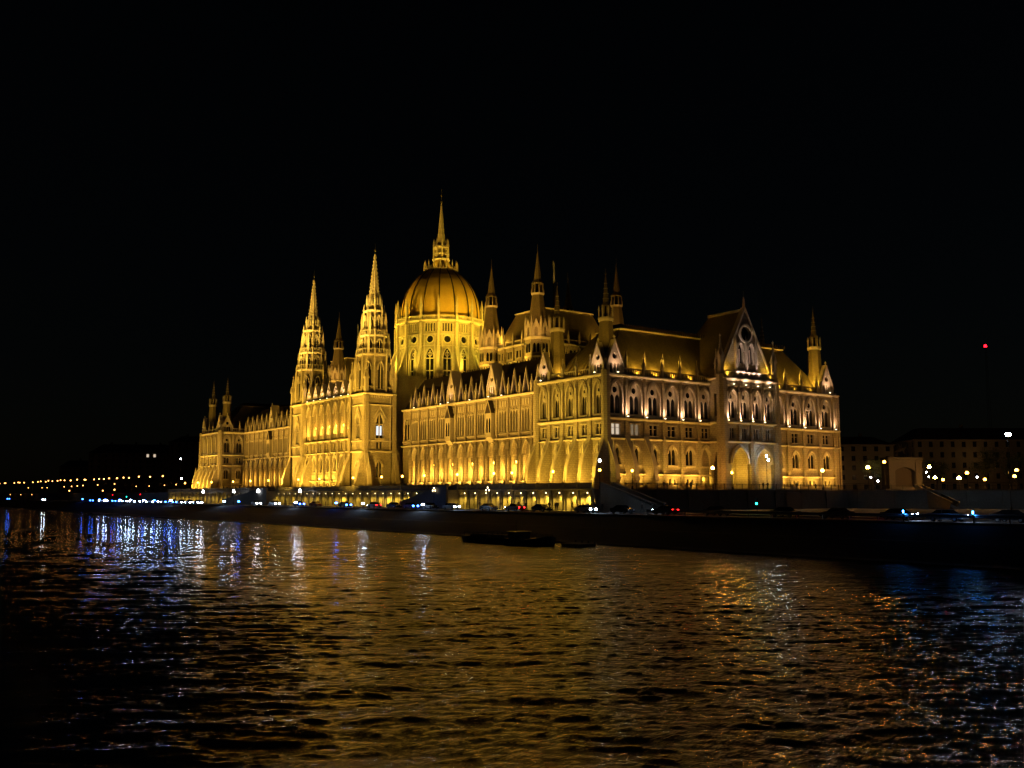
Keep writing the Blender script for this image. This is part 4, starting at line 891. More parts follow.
for i, x in enumerate([7.4, -7.2, -21.6, -28.5, -43.6, -58.8, -69.8, -81, -97.7, -120, -135.4, -159.8, -176, -193, -216, -232, -248]):
    lamp_thing('terrace_lamp', g1, (x, -8.2, GZ), 'warm globe lamp on the river terrace, %s from the terrace corner above the grey stair' % ordn(i), 'globe lamps along the river terrace')
for i, y in enumerate([0.3, 23.4, 29.4, 60.7]):
    lamp_thing('terrace_lamp', gr if i in (1, 3) else g1, (7.4, y, GZ), 'globe lamp behind the iron railing of the end terrace, %s from the river corner' % ordn(i), 'globe lamps before the end front')
lamp_thing('double_lamp', g2, (7.6, 40.6, GZ), 'tall lamp with two white heads before the big arches', 'tall white lamps')
lamp_thing('road_lamp', gw, (14.1, -14, RZ+.13), 'slim tall lamp on the quay pavement at the terrace corner', 'tall white lamps')
for i, x in enumerate([-207, -175, -153, -120, -44, -22]):
    lamp_thing('candelabrum', g3 if i < 4 else post_lamp(4.5, [(0, .2), (-.55, -.35), (.55, -.35)], 'uplit', .12), (x, -14.3, RZ+.13), 'three-armed candelabrum before the niche wall, %s from the far left' % ordn(i), 'candelabra before the niche wall')
TALL = [-730, -710, -696, -661, -649, -634, -620, -591, -565, -559, -546, -530, -521, -509, -493, -485, -472, -464, -451, -436, -427, -410, -402, -385.6, -378, -365, -359, -349.5, -342, -319.5, -303.6, -286.6]
for i, x in enumerate(TALL[::-1]):
    lamp_thing('embankment_lamp', gt, (x, -6-(i % 3)*.7, GZ+random.uniform(-.2, .3)), 'amber street lamp on the distant embankment, %s to the left of the palace' % ordn(i), 'lamps of the distant embankment', 0, 1+x*-.0003)
LOW = [(-598, 12.7), (-549, 12.4), (-532, 12.3), (-481, 12.6), (-461, 12.7), (-446, 12.9), (-432, 13), (-398, 13), (-363, 13.2), (-367, 9.8), (-344, 10.2), (-323, 10.8), (-301.6, 11.1), (-278.4, 11.8), (-262, 12), (-641, 7.8), (-598.6, 7.8), (-557, 7.8), (-444, 10)]
for i, (x, z) in enumerate(sorted(LOW, reverse=True)):
    lo = z < 10.5; lamp_thing('low_lamp', gl, (x, -12 if lo else -7.5, (RZ+.13 if lo else GZ)), 'smaller lamp under the distant amber row, %s to the left of the palace' % ordn(i), 'small lamps of the distant embankment', 0, max(.7, (z-(RZ if lo else GZ))/4.4))
lamp_thing('road_lamp', post_lamp(14, [(0, 0)], 'globew', .35), (-262, -6, GZ-.1), 'tall white lamp just left of the far corner pavilion', 'tall white lamps')
lamp_thing('road_lamp', post_lamp(9.5, [(0, 0)], 'globew', .3), (-234, -14, RZ+.1), 'white lamp on the quay below the far corner pavilion', 'tall white lamps')
RL = [(9.5, 75.5, 14.1, 0), (-3.7, 102.4, 16.3, 0), (12.9, 96.3, 14.5, 0), (-18.5, 146.9, 14.5, 1), (-35.0, 175.2, 13.7, 1), (5.3, 111.5, 12.1, 0), (-4.5, 132.0, 11.8, 0), (22.6, 92.7, 11.5, 2), (15.7, 108.8, 13.1, 0), (-9.4, 159.4, 13.0, 1), (2.5, 141.8, 11.9, 0), (29.6, 106.4, 13.5, 0), (26.7, 111.0, 12.1, 0), (40.0, 82.6, 20.8, 3), (-22.6, 124.1, 12.7, 1), (-15.5, 116.9, 11.5, 1)]
RLT = ['in front of the dark ministry, nearest the palace corner', 'beside the left edge of the pale monument', 'brightest just right of the pale monument', 'small and white right of the monument', 'smallest and farthest right of the monument', 'right behind the monument lamp pair', 'small amber beyond the monument', 'large amber glow above the parked silver car', 'tall amber beside the dark tree', 'tiny white in the square', 'small amber under the dark tree', 'upper of the two near the right edge', 'lower of the two near the right edge', 'very tall with cold white head at far right', 'small white left of the monument', 'lowest left of the monument']
for i, (x, y, z, k) in enumerate(RL):
    base = RZ-.12 if (k == 3 or (i == 7)) else GZ
    m_ = post_lamp(z-base, [(0, 0)] if k < 3 else [(0, 0), (.5, -.1)], ('globeb' if i in (0, 2, 5, 7) else 'globe') if k in (0, 2) else ('globec' if k == 3 else 'globew'), {0: .44, 1: .24, 2: .5, 3: .38}[k])
    lamp_thing('square_lamp', m_, (x, y, base), 'street lamp on the square, '+RLT[i], 'lamps on the square')
# traffic lights
def traffic(x, y, k, label, z=RZ+.1, h=3.):
    t = thing('traffic_light', label, 'traffic light', (x, y, z)); m_ = MB(); frus(m_, 0, 0, 0, h-1, .07, .06, 8, 'metal'); m_.obj('post', t)
    m_ = MB(); box(m_, ID, -.17, .17, -.14, .14, h-1.05, h, 'metal'); box(m_, ID, -.2, .2, .1, .3, h-.1, h-.04, 'metal'); m_.obj('housing', t)
    T_ = frame(x, y, 60); m_ = MB(); zz = {'green': h-.88, 'red': h-.2}[k]
    A = []; 
    frus(m_, .05, -.16, zz-.12, zz+.12, .15, .15, 10, k); m_.obj('signal_lens', t)
traffic(44.7, -7, 'green', 'traffic light showing green in front of the dark retaining wall', h=2.6)
traffic(-330, -16, 'red', 'red traffic light far down the quay on the left', h=3.4); traffic(-283, -16, 'red', 'red traffic light on the quay nearer the palace', h=3.6)
traffic(-313, -14, 'green', 'small green traffic light far down the quay between the two red ones', h=3.2)

# ------------------------------------------------------------------ cars
def car_meshes():
    out = {}
    prof = [(-2.2, .35), (-2.25, .75), (-2.1, .95), (-1.55, 1.0), (-.95, 1.42), (.55, 1.45), (1.2, 1.0), (2.0, .88), (2.25, .7), (2.25, .35)]
    for nm, k in (('dark', 'carb'), ('silver', 'cars'), ('red', 'carr')):
        mb = MB(); low = [(-2.2, .3), (-2.27, .72), (-2.15, .95), (-1.6, 1.0), (1.2, .98), (2.0, .86), (2.27, .68), (2.25, .3), (1.85, .28), (1.75, .6), (1.35, .72), (.98, .6), (.88, .28), (-.88, .28), (-.98, .6), (-1.35, .72), (-1.75, .6), (-1.85, .28)]
        V = [Vector((a, b, 0)) for a, b in low]; F = tessellate_polygon([V]); n = len(low)
        for sg in (-1, 1): mb.add([(a, sg*.86, b) for a, b in low], F, k)
        mb.add([(a, -.86, b) for a, b in low]+[(a, .86, b) for a, b in low], [(i, (i+1) % n, n+(i+1) % n, n+i) for i in range(n)], k)
        A = [(-1.6, .82, .99), (1.15, .82, .97), (.5, .62, 1.44), (-.95, .62, 1.42)]
        roof = [(.5, -.62, 1.43), (.5, .62, 1.43), (-.95, .62, 1.41), (-.95, -.62, 1.41), (.4, -.56, 1.48), (.4, .56, 1.48), (-.88, .56, 1.46), (-.88, -.56, 1.46)]
        mb.add(roof, BF, k)
        for x0, x1 in ((-.3, -.22),): 
            for sg in (-1, 1): mb.add([(x0, sg*.83, .98), (x1, sg*.83, .98), (x1, sg*.63, 1.42), (x0, sg*.63, 1.42)], [(0, 1, 2, 3)], k)
        out[nm] = mb.mesh('body')
    mb = MB(); P = [(-1.58, -.81, .98), (1.14, -.81, .96), (.5, -.62, 1.42), (-.95, -.62, 1.41), (-1.58, .81, .98), (1.14, .81, .96), (.5, .62, 1.42), (-.95, .62, 1.41)]
    mb.add(P, [(0, 1, 2, 3), (4, 5, 6, 7), (1, 5, 6, 2), (0, 4, 7, 3)], 'glass'); out['win'] = mb.mesh('windows')
    mb = MB(); n = 14
    A = [(.31*math.cos(2*math.pi*i/n), -.1, .31*math.sin(2*math.pi*i/n)) for i in range(n)]; Bq = [(a, .1, c) for a, b_, c in A]
    mb.add(A+Bq, [list(range(n)), list(range(n, 2*n))]+[(i, (i+1) % n, n+(i+1) % n, n+i) for i in range(n)], 'tyre')
    A2 = [(a*.6, -.11, c*.6) for a, b_, c in A]; mb.add(A2, [list(range(n))], 'cars'); A3 = [(a*.6, .11, c*.6) for a, b_, c in A]; mb.add(A3, [list(range(n))], 'cars')
    out['wheel'] = mb.mesh('wheel')
    for nm, k, r in (('head', 'head', .2), ('headblue', 'ledblue', .2), ('headoff', 'cars', .13), ('tail', 'tail', .12), ('tailoff', 'carr', .1)):
        mb = MB(); m2 = 6; mb.add([(-.04*0, r*1.3*math.cos(i), r*math.sin(i)) for i in [2*math.pi*q/m2 for q in range(m2)]]+[(.05, 0, 0)], [(i, (i+1) % m2, m2) for i in range(m2)], k); out[nm] = mb.mesh('headlight' if 'head' in nm else 'taillight')
    return out
CM = car_meshes()
def car(x, y, rz, col, hl, tl, label, z=RZ+.005, group='cars on the quay road'):
    t = thing('parked_car' if not hl else 'car', label, 'car', (x, y, z), R(rz), group)
    link('body', CM[col], t); link('windows', CM['win'], t)
    for a in (-1.35, 1.35):
        for b_ in (-.78, .78): link('wheel', CM['wheel'], t, (a, b_, .32))
    for b_ in (-.62, .62):
        link('headlight', CM[{0: 'headoff', 1: 'head', 2: 'headblue'}[hl]], t, (2.27, b_, .68)); link('taillight', CM['tail' if tl else 'tailoff'], t, (-2.27, b_, .78), math.pi)
    return t
colw = {'dark': 'dark', 'silver': 'silver', 'red': 'dark red'}
# oncoming cars (drive towards +x) in the left distance; the light colour varies in the photograph
LX = [(-570.7, 2), (-451.0, 1), (-338.7, 2), (-320.0, 1), (-312.2, 1), (-297.1, 2), (-285.3, 1), (-273.0, 1), (-263.0, 1), (-254.0, 1), (-245.0, 1), (-237.2, 1), (-228.3, 1), (-220.4, 2), (-211.5, 2), (-200.3, 1), (-191.3, 1), (-182.4, 1)]
for i, (x, k) in enumerate(sorted(LX, reverse=True)):
    car(x, -24.+random.uniform(-.3, .3), random.uniform(-2, 2), random.choice(['dark', 'silver', 'dark']), k, False, 'car coming along the quay with %s headlights, %s from the front of the far queue' % ('blue' if k == 2 else 'white', ordn(i)))
NX = [(-145.2, 1), (-130.4, 1), (-112.5, 2), (-101.3, 0), (-82.9, 2), (-67.0, 1), (-57.4, 0), (-49.3, 2), (-40.0, 0), (-31.6, 1), (-16.5, 0), (-7.3, 1), (1.4, 0), (14.1, 1), (24.4, 0), (34.6, 1)]
for i, (x, k) in enumerate(NX):
    back = i in (5, 11, 15)
    car(x, -17.6+random.uniform(-.3, .3), 180 if back and k else random.uniform(-2, 2), ['dark', 'silver', 'dark', 'red'][i % 4], k if not back else 1, back, '%s car on the quay below the niche wall, %s from the left stair foot' % (colw[['dark', 'silver', 'dark', 'red'][i % 4]], ordn(i)))
for x, y, rz, c, h_, t_, lb in ((58.4, -17.0, 0, 'dark', 0, 0, 'dark car parked under the green traffic light'), (76.7, -17.4, 0, 'dark', 1, 1, 'dark car with one red light below the monument stair'), (84.8, -20, 2, 'silver', 1, 1, 'silver car with blue-white glow and red tail lights at right'),
        (91.7, -18, 0, 'dark', 1, 0, 'dark car behind the silver one at far right'), (97.8, -22.5, 0, 'dark', 1, 0, 'dark car at the right edge of the quay road'), (67.8, -18, 180, 'dark', 0, 0, 'dark parked car left of the red tail lights'), (45.2, -17, 0, 'dark', 0, 0, 'dark parked car right of the traffic post')):
    car(x, y, rz, c, h_, t_, lb)
# mooring lights on the quay edge
mm = MB(); frus(mm, 0, 0, 0, 1.0, .07, .06, 8, 'metal'); MP = mm.mesh('post'); 
for k_ in ('ledblue', 'ledwhite', 'ledcyan'):
    mm = MB(); rr_ = .07 if k_ == 'ledcyan' else .3; frus(mm, 0, 0, 1., 1.3, rr_, rr_, 8, k_); frus(mm, 0, 0, 1.3, 1.42, rr_*1.1, .05, 8, 'metal'); CM[k_] = mm.mesh('light_head')
for i, (x, k) in enumerate([(-339.8, 'ledblue'), (-307.1, 'ledblue'), (-296.6, 'ledblue'), (-272.8, 'ledblue'), (-271.8, 'ledblue'), (-255.7, 'ledwhite'), (-237.5, 'ledblue'), (-236.5, 'ledblue'), (-222.8, 'ledblue'), (-203.3, 'ledblue'), (-202.3, 'ledwhite'), (-147.8, 'ledwhite'), (-135.3, 'ledblue'), (-93.2, 'ledwhite'), (-68.8, 'ledblue'), (-54.6, 'ledwhite'), (-27.3, 'ledwhite'), (83.5, 'ledcyan'), (92.0, 'ledcyan')]):
    t = thing('mooring_light', 'short post with a %s light on the quay edge, %s from the far left' % ({'ledblue': 'blue', 'ledcyan': 'pale blue'}.get(k, 'cold white'), ordn(i)), 'mooring light', (x, -27.1, 4.42), 0, 'mooring lights on the quay edge')
    link('post', MP, t); link('light_head', CM[k], t)

# ------------------------------------------------------------------ people
def person_mesh(pose):
    V = {}; P = []; E_ = []; RR = []
    def v(n, x, y, z, r): V[n] = len(P); P.append((x, y, z)); RR.append(r)
    def e(*c):
        for a, b_ in zip(c, c[1:]): E_.append((V[a], V[b_]))
    st = {'stand': (.0, .0), 'walk': (.26, -.24), 'lean': (.05, -.03)}[pose]
    v('pel', 0, 0, .95, .15); v('wa', 0, 0, 1.1, .14); v('ch', .02, 0, 1.33, .17); v('nk', .02, 0, 1.5, .06); v('hd', .04, 0, 1.63, .1); v('ht', .03, 0, 1.72, .085)
    for s, f in ((-1, st[0]), (1, st[1])):
        k = str(s); v('hp'+k, 0, s*.1, .9, .1); v('kn'+k, f*.55+.02, s*.11, .5, .07); v('an'+k, f-.02, s*.11, .09, .05); v('to'+k, f+.16, s*.13, .035, .04)
        v('sh'+k, .0, s*.2, 1.42, .07); v('el'+k, -f*.5-.02, s*.27, 1.13, .05); v('wr'+k, -f+.1 if pose != 'lean' else .3, s*.25, .9 if pose != 'lean' else 1.15, .036); v('ha'+k, -f+.13 if pose != 'lean' else .38, s*.25, .82 if pose != 'lean' else 1.17, .04)
        e('pel', 'hp'+k, 'kn'+k, 'an'+k, 'to'+k); e('ch', 'sh'+k, 'el'+k, 'wr'+k, 'ha'+k)
    e('pel', 'wa', 'ch', 'nk', 'hd', 'ht')
    me = bpy.data.meshes.new('p'); me.from_pydata(P, E_, []); o = bpy.data.objects.new('p', me); COL.objects.link(o)
    sk = o.modifiers.new('s', 'SKIN'); 
    if not me.skin_vertices: 
        import bmesh as bm_
        b_ = bm_.new(); b_.from_mesh(me); b_.verts.layers.skin.verify(); b_.to_mesh(me); b_.free()
    for i, sv in enumerate(me.skin_vertices[0].data): sv.radius = (RR[i], RR[i]); sv.use_root = (i == 0)
    o.modifiers.new('u', 'SUBSURF').levels = 1; o.modifiers['u'].render_levels = 1
    dg = bpy.context.evaluated_depsgraph_get(); m2 = bpy.data.meshes.new_from_object(o.evaluated_get(dg)); bpy.data.objects.remove(o); m2.name = 'person'
    m2.materials.clear(); m2.materials.append(M['cloth']); m2.materials.append(M['cloth2']); m2.materials.append(M['skin'])
    for p in m2.polygons:
        c = p.center; p.material_index = 2 if c.z > 1.53 else (1 if c.z > .95 and pose == 'walk' else 0); p.use_smooth = True
    return m2
PMS = {k: person_mesh(k) for k in ('stand', 'walk', 'lean')}
hm = MB(); frus(hm, .015, 0, 1.68, 1.79, .112, .06, 10, 'metal'); HM = hm.mesh('hair')
def person(x, y, z, rz, pose, label, group, sc=1.):
    o = thing('person', label, 'person', (x, y, z), R(rz), group, PMS[pose]); o.scale = (sc,)*3; link('hair', HM, o)
for i, x in enumerate([-26.8, -18.5, -17.1, -14.6, -11.4, -9.7, -1.1, -.2, 1.4, 5.7, 6.6, 7.6, 10.1, 12.1, 13.4, 23.6, 30]):
    person(x, -13.2+random.uniform(-.8, .8), RZ+.13, random.choice([0, 180, 90, 250]), ['walk', 'stand', 'stand'][i % 3], 'dark clothed person on the quay pavement below the niches, %s from the left' % ordn(i), 'people on the quay pavement', random.uniform(.94, 1.08))
for i, (x, y, ps) in enumerate([(8.3, 14.7, 'lean'), (8.2, 15.9, 'stand'), (8.3, 38.4, 'stand'), (8.2, 40., 'lean'), (8.3, 47.9, 'stand'), (8.4, 49.7, 'stand'), (8.2, 56.8, 'walk'), (8.2, 8.2, 'walk')]):
    person(x, y, GZ, random.choice([0, 20, -30]), ps, 'dark figure at the end railing, '+['left one of the pair beside the first lamp', 'right one of the pair beside the first lamp', 'left one of the pair under the double lamp', 'right one of the pair under the double lamp', 'left one of the pair before the right wing', 'right one of the pair before the right wing', 'walking alone by the last lamp', 'walking alone nearest the river corner'][i], 'people at the terrace railing')

# ------------------------------------------------------------------ boats
def barge(x, y, L, label):
    t = thing('moored_barge', label, 'boat', (x, y, WZ)); mb = MB(); st = []
    for f, wd, zt, zb in ((-.5, .8, 1.2, .3), (-.47, 1.9, 1., -.3), (-.38, 2.4, .85, -.5), (.38, 2.4, .85, -.5), (.47, 1.7, 1.05, -.3), (.5, .5, 1.3, .4)):
        st.append([(f*L, -wd, zt), (f*L, wd, zt), (f*L, wd*.8, zb), (f*L, -wd*.8, zb)])
    for a, b_ in zip(st, st[1:]): mb.add(a+b_, [(0, 4, 5, 1)[::1], (1, 5, 6, 2), (2, 6, 7, 3), (3, 7, 4, 0)], 'hull')
    mb.add(st[0]+st[-1], [(0, 1, 2, 3), (4, 5, 6, 7)], 'hull'); mb.obj('hull', t)
    mb = MB(); box(mb, ID, -.36*L, .08*L, -1.7, 1.7, .8, 1.12, 'deck'); box(mb, ID, -.35*L, .07*L, -1.5, 1.5, 1.12, 1.22, 'deck'); mb.obj('hatch_cover', t)
    mb = MB(); box(mb, ID, .1*L, .2*L, -1.2, 1.2, .8, 1.75, 'hull'); box(mb, ID, .09*L, .21*L, -1.35, 1.35, 1.75, 1.83, 'cars'); box(mb, ID, .105*L, .195*L, -1.22, 1.22, 1.3, 1.65, 'glass'); mb.obj('wheelhouse', t)
    mb = MB()
    for f in np.linspace(-.4, .4, 14): 
        for s in (-2.2, 2.2): frus(mb, f*L, s, .8, 1.45, .03, .03, 6, 'metal')
    for s in (-2.2, 2.2): box(mb, ID, -.4*L, .4*L, s-.02, s+.02, 1.42, 1.47, 'metal')
    frus(mb, .12*L, 0, 1.83, 3.4, .05, .03, 6, 'metal'); mb.obj('rail', t)
    return t
barge(33.2, -48.6, 20, 'long low dark barge moored against the quay wall')
def pontoon(x0, x1, y, label):
    t = thing('floating_pontoon', label, 'pontoon', ((x0+x1)/2, y, WZ), 0, 'floating pontoons'); h = (x1-x0)/2; mb = MB()
    for f in (-.7, 0, .7): prof_s(mb, ID, [(-1.2, .1), (-.8, -.3), (.8, -.3), (1.2, .1), (1.2, .34), (-1.2, .34)], f*h-h*.28, f*h+h*.28, 'hull')
    mb.obj('float', t); mb = MB(); box(mb, ID, -h, h, -1.4, 1.4, .34, .46, 'deck')
    for f in (-.9, -.3, .3, .9): frus(mb, f*h, 1.2, .46, .8, .09, .12, 8, 'metal')
    mb.obj('deck', t)
pontoon(44.5, 49, -46.3, 'low floating pontoon catching light right of the dark barge'); pontoon(-236, -205, -44.5, 'long low pontoon catching light at the far left waterline'); pontoon(-345, -310, -45, 'distant pontoon at the left edge waterline')

# ------------------------------------------------------------------ background right: buildings, monument, trees
def block(x, y, deg, L, D, H, storeys, label, z=GZ, roofh=3.5, lit=(), k='bldg', bays=None):
    t = thing('ministry_building' if L > 50 else 'apartment_building', label, 'building', (x, y, z), R(deg)); mb = MB(); T = frame(0, 0, 0); nb = bays or int(L/4.2); w = L/nb; sh = H/storeys
    wmb = MB(); lmb = MB()
    for TT, LL, n in ((T, L, nb), (frame(L, 0, 90), D, max(2, int(D/4.2))), (frame(0, D, -90), D, max(2, int(D/4.2)))):
        ww = LL/n
        hs = [rect(ww*.36, (j+.28)*sh, (j+.8)*sh) for j in range(storeys)]
        for i in range(n):
            plate(mb, TT, [(-ww/2, 0), (-ww/2, H), (ww/2, H), (ww/2, 0)], hs, 0, .3, k, k, (i+.5)*ww)
            for j, h in enumerate(hs):
                on_ = TT is T and (i, j) in lit; plate(lmb if on_ else wmb, TT, h, [], -.28, k='litglass' if on_ else 'glass', off=(i+.5)*ww)
                box(mb, TT, (i+.5)*ww-ww*.22, (i+.5)*ww+ww*.22, 0, .15, (j+.24)*sh, (j+.28)*sh, k)
        ledge(mb, TT, 0, LL, sh, .4, .35, k); ledge(mb, TT, 0, LL, H, .6, .7, k)
    box(mb, T, .4, L-.4, -D, -.5, 0, H-.1, k); mb.obj('wall', t); wmb.obj('window', t)['kind'] = 'stuff'
    if lmb.v: lmb.obj('lit_window', t)
    rb = MB(); V = [(-.3, -.3, H), (L+.3, -.3, H), (L+.3, D, H), (-.3, D, H), (D*.25, D*.35, H+roofh), (L-D*.25, D*.35, H+roofh), (L-D*.25, D*.65, H+roofh), (D*.25, D*.65, H+roofh)]
    rb.add(V, BF[1:], 'dslate')
    for i in range(3): box(rb, T, L*(.2+.3*i)-.6, L*(.2+.3*i)+.6, -D*.5-.5, -D*.5+.5, H, H+roofh+1.6, k)
    rb.obj('roof', t); return t
block(-98, 176, 54, 45, 22, 18.6, 5, 'dim ministry block with pale cornice right behind the palace corner')
block(-66, 218, 54, 120, 24, 20.5, 5, 'long dim ministry with rows of dark windows behind the square', roofh=5)
block(-520, 14, 60, 52, 24, 26, 7, 'dark tall block with two lit windows far left', lit=((8, 6), (9, 6)), roofh=6)
block(-470, 50, 60, 42, 24, 32, 8, 'dark apartment block beyond the far corner pavilion', roofh=4)
block(-640, 20, 65, 60, 20, 20, 6, 'low dark row of houses at the far left embankment', roofh=5)
# monument
t = thing('equestrian_monument', 'pale stone monument with dark arched recess and bronze rider on the square', 'monument', (-5.2, 114.3, GZ), R(54)); mb = MB(); T = frame(0, 0, 0)
plate(mb, T, rect(9.2, 0, 9.0), [arch(5.6, 1.2, 5.2, 6.6, 5)], 0, 2.2, 'monu', 'monu'); box(mb, T, -4.6, 4.6, -5, -2.2, 0, 9., 'monu'); 
for s in (-4.6, 2.9): box(mb, T, s, s+1.7, 0, .5, 0, 8.2, 'monu')
box(mb, T, -4.58, -2.9, -2.3, -.02, 0, 8.98, 'monu'); box(mb, T, 2.9, 4.58, -2.3, -.02, 0, 8.98, 'monu'); box(mb, T, -2.9, 2.9, -2.3, -.02, 6.8, 8.98, 'monu'); plate(mb, T, rect(5.9, 1.1, 6.9), [], -2.15, k='dslate')  # recess back in dark slate, its shade put into the colour
ledge(mb, T, -4.9, 4.9, 9.2, .5, .9, 'monu'); box(mb, T, -4.9, 4.9, -5.3, .6, 9.0, 9.4, 'monu'); box(mb, T, -6, 6, -6, 1.6, 0, .6, 'monu'); mb.obj('pedestal', t)
def skinned(P, E_, RR, k, name):
    me = bpy.data.meshes.new(name); me.from_pydata(P, E_, []); o = bpy.data.objects.new('q', me); COL.objects.link(o); o.modifiers.new('s', 'SKIN')
    if not me.skin_vertices:
        b_ = bmesh.new(); b_.from_mesh(me); b_.verts.layers.skin.verify(); b_.to_mesh(me); b_.free()
    for i, sv in enumerate(me.skin_vertices[0].data): sv.radius = (RR[i], RR[i]); sv.use_root = (i == 0)
    u = o.modifiers.new('u', 'SUBSURF'); u.levels = 1; u.render_levels = 1
    m2 = bpy.data.meshes.new_from_object(o.evaluated_get(bpy.context.evaluated_depsgraph_get())); bpy.data.objects.remove(o); m2.name = name; m2.materials.clear(); m2.materials.append(M[k]); return m2
hz = 9.4
HP = [(0, 0, 2.0), (.9, 0, 2.1), (1.5, 0, 2.7), (1.9, 0, 3.4), (2.5, 0, 3.2), (-.9, 0, 2.05), (-1.3, 0, 1.6), (-1.5, 0, .9), (.9, .25, 1.5), (1.0, .25, .8), (1.05, .25, .1), (.9, -.25, 1.5), (1.5, -.25, 1.2), (1.3, -.25, .6), (-1., .28, 1.4), (-1.2, .28, .8), (-1.05, .28, .1), (-1., -.28, 1.4), (-.8, -.28, .8), (-.75, -.28, .1)]
HE = [(0, 1), (1, 2), (2, 3), (3, 4), (0, 5), (5, 6), (6, 7), (1, 8), (8, 9), (9, 10), (1, 11), (11, 12), (12, 13), (5, 14), (14, 15), (15, 16), (5, 17), (17, 18), (18, 19)]
link('horse', skinned(HP, HE, [.48, .46, .34, .24, .16, .46, .12, .14, .22, .13, .1, .22, .13, .1, .26, .14, .1, .26, .14, .1], 'bronze', 'horse'), t, (-.3, 2.4, hz))
RP = [(0, 0, 2.5), (0, 0, 2.9), (0, 0, 3.3), (.05, 0, 3.6), (.08, 0, 3.85), (.35, .42, 2.3), (.25, .5, 1.6), (.35, -.42, 2.3), (.25, -.5, 1.6), (.1, .35, 3.15), (.5, .35, 2.8), (.1, -.35, 3.15), (.6, -.45, 3.4)]
link('rider', skinned(RP, [(0, 1), (1, 2), (2, 3), (3, 4), (0, 5), (5, 6), (0, 7), (7, 8), (2, 9), (9, 10), (2, 11), (11, 12)], [.25, .24, .26, .1, .17, .17, .11, .17, .11, .12, .08, .12, .08], 'bronze', 'rider'), t, (-.3, 2.4, hz))
def tree(x, y, z, h, r, label, seed):
    rg = random.Random(seed); t = thing('tree', label, 'tree', (x, y, z), 0, 'dark trees on the square'); tr = MB()
    frus(tr, 0, 0, 0, h*.45, .32, .2, 8, 'bark')
    cl = []
    for i in range(16):
        a = rg.random()*6.28; d = r*(.25+.6*rg.random()); zz = h*(.42+.5*rg.random()); cl.append((d*math.cos(a), d*math.sin(a), zz, r*(.28+.22*rg.random())))
        e_ = (cl[-1][0]*.8, cl[-1][1]*.8, zz-.3); s_ = (0, 0, h*(.28+.15*rg.random())); dd = .07
        prism(tr, [(s_[0]-dd, s_[1], s_[2]), (s_[0]+dd, s_[1]-dd, s_[2]), (s_[0]+dd, s_[1]+dd, s_[2]), (e_[0]-.02, e_[1], e_[2]), (e_[0]+.02, e_[1]-.02, e_[2]), (e_[0]+.02, e_[1]+.02, e_[2])], 'bark')
    tr.obj('trunk', t); V = []; F = []
    for cx, cy, cz, cr in cl:
        for j in range(230):
            u = rg.gauss(0, .5), rg.gauss(0, .5), rg.gauss(0, .42); p = Vector((cx+u[0]*cr, cy+u[1]*cr, cz+u[2]*cr)); a = Vector((rg.gauss(0, 1), rg.gauss(0, 1), rg.gauss(0, 1))).normalized()*.16; b_ = a.cross(Vector((rg.gauss(0, 1), rg.gauss(0, 1), rg.gauss(0, 1)))).normalized()*.1
            i0 = len(V); V += [tuple(p-a), tuple(p+b_), tuple(p+a), tuple(p-b_)]; F.append((i0, i0+1, i0+2, i0+3))
    cm = MB(); cm.add(V, F, 'leaf'); cm.obj('crown', t)
for i, (x, y, h, r, lb) in enumerate([(-1.5, 150, 12.5, 5, 'leftmost of the dark trees near the right edge, tallest'), (3, 160, 11, 5, 'dark tree near the right edge with a broad crown'), (13, 168, 12, 5, 'dark tree cut by the right edge'), (-24, 128, 10, 4, 'dark tree left of the pale monument'), (-10, 138, 9, 4, 'low dark tree right behind the monument')]): tree(x, y, GZ, h, r, lb, i)
# mast with red beacon
t = thing('radio_mast', 'slim dark mast with a red warning light far right', 'mast', (-111, 360, GZ)); mb = MB()
for a in range(3):
    c, s = math.cos(a*2.094), math.sin(a*2.094); prism(mb, [(c*1.6, s*1.6, 0), (c*1.6+.12, s*1.6, 0), (c*1.6, s*1.6+.12, 0), (c*.4, s*.4, 75), (c*.4+.1, s*.4, 75), (c*.4, s*.4+.1, 75)], 'metal')
    for j in range(24):
        z = j*3.1; r0, r1 = 1.6-.016*z, 1.6-.016*(z+3.1); d_ = (a+1)*2.094; prism(mb, [(c*r0, s*r0, z), (c*r0+.06, s*r0, z), (c*r0, s*r0+.06, z), (math.cos(d_)*r1, math.sin(d_)*r1, z+3.1), (math.cos(d_)*r1+.06, math.sin(d_)*r1, z+3.1), (math.cos(d_)*r1, math.sin(d_)*r1+.06, z+3.1)], 'metal')
mb.obj('lattice', t); mb = MB(); frus(mb, 0, 0, 75.2, 76.6, .7, .5, 8, 'red'); frus(mb, 0, 0, 74.9, 75.19, 1.2, 1.2, 8, 'metal'); mb.obj('beacon', t)

# ------------------------------------------------------------------ floodlights and added fill lights
K = 1.0
def wash(T, s0, s1, n, d, z, tz, en, col, size=70, lean=0.):
    for i in range(n):
        s = s0+(i+.5)*(s1-s0)/n; lamp('SPOT', T(s, d, z), en*K, col, T(s+lean, 0, tz), size, 1., .4)
F0 = frame(0, 0, 0); FE = frame(0, 0, 90)
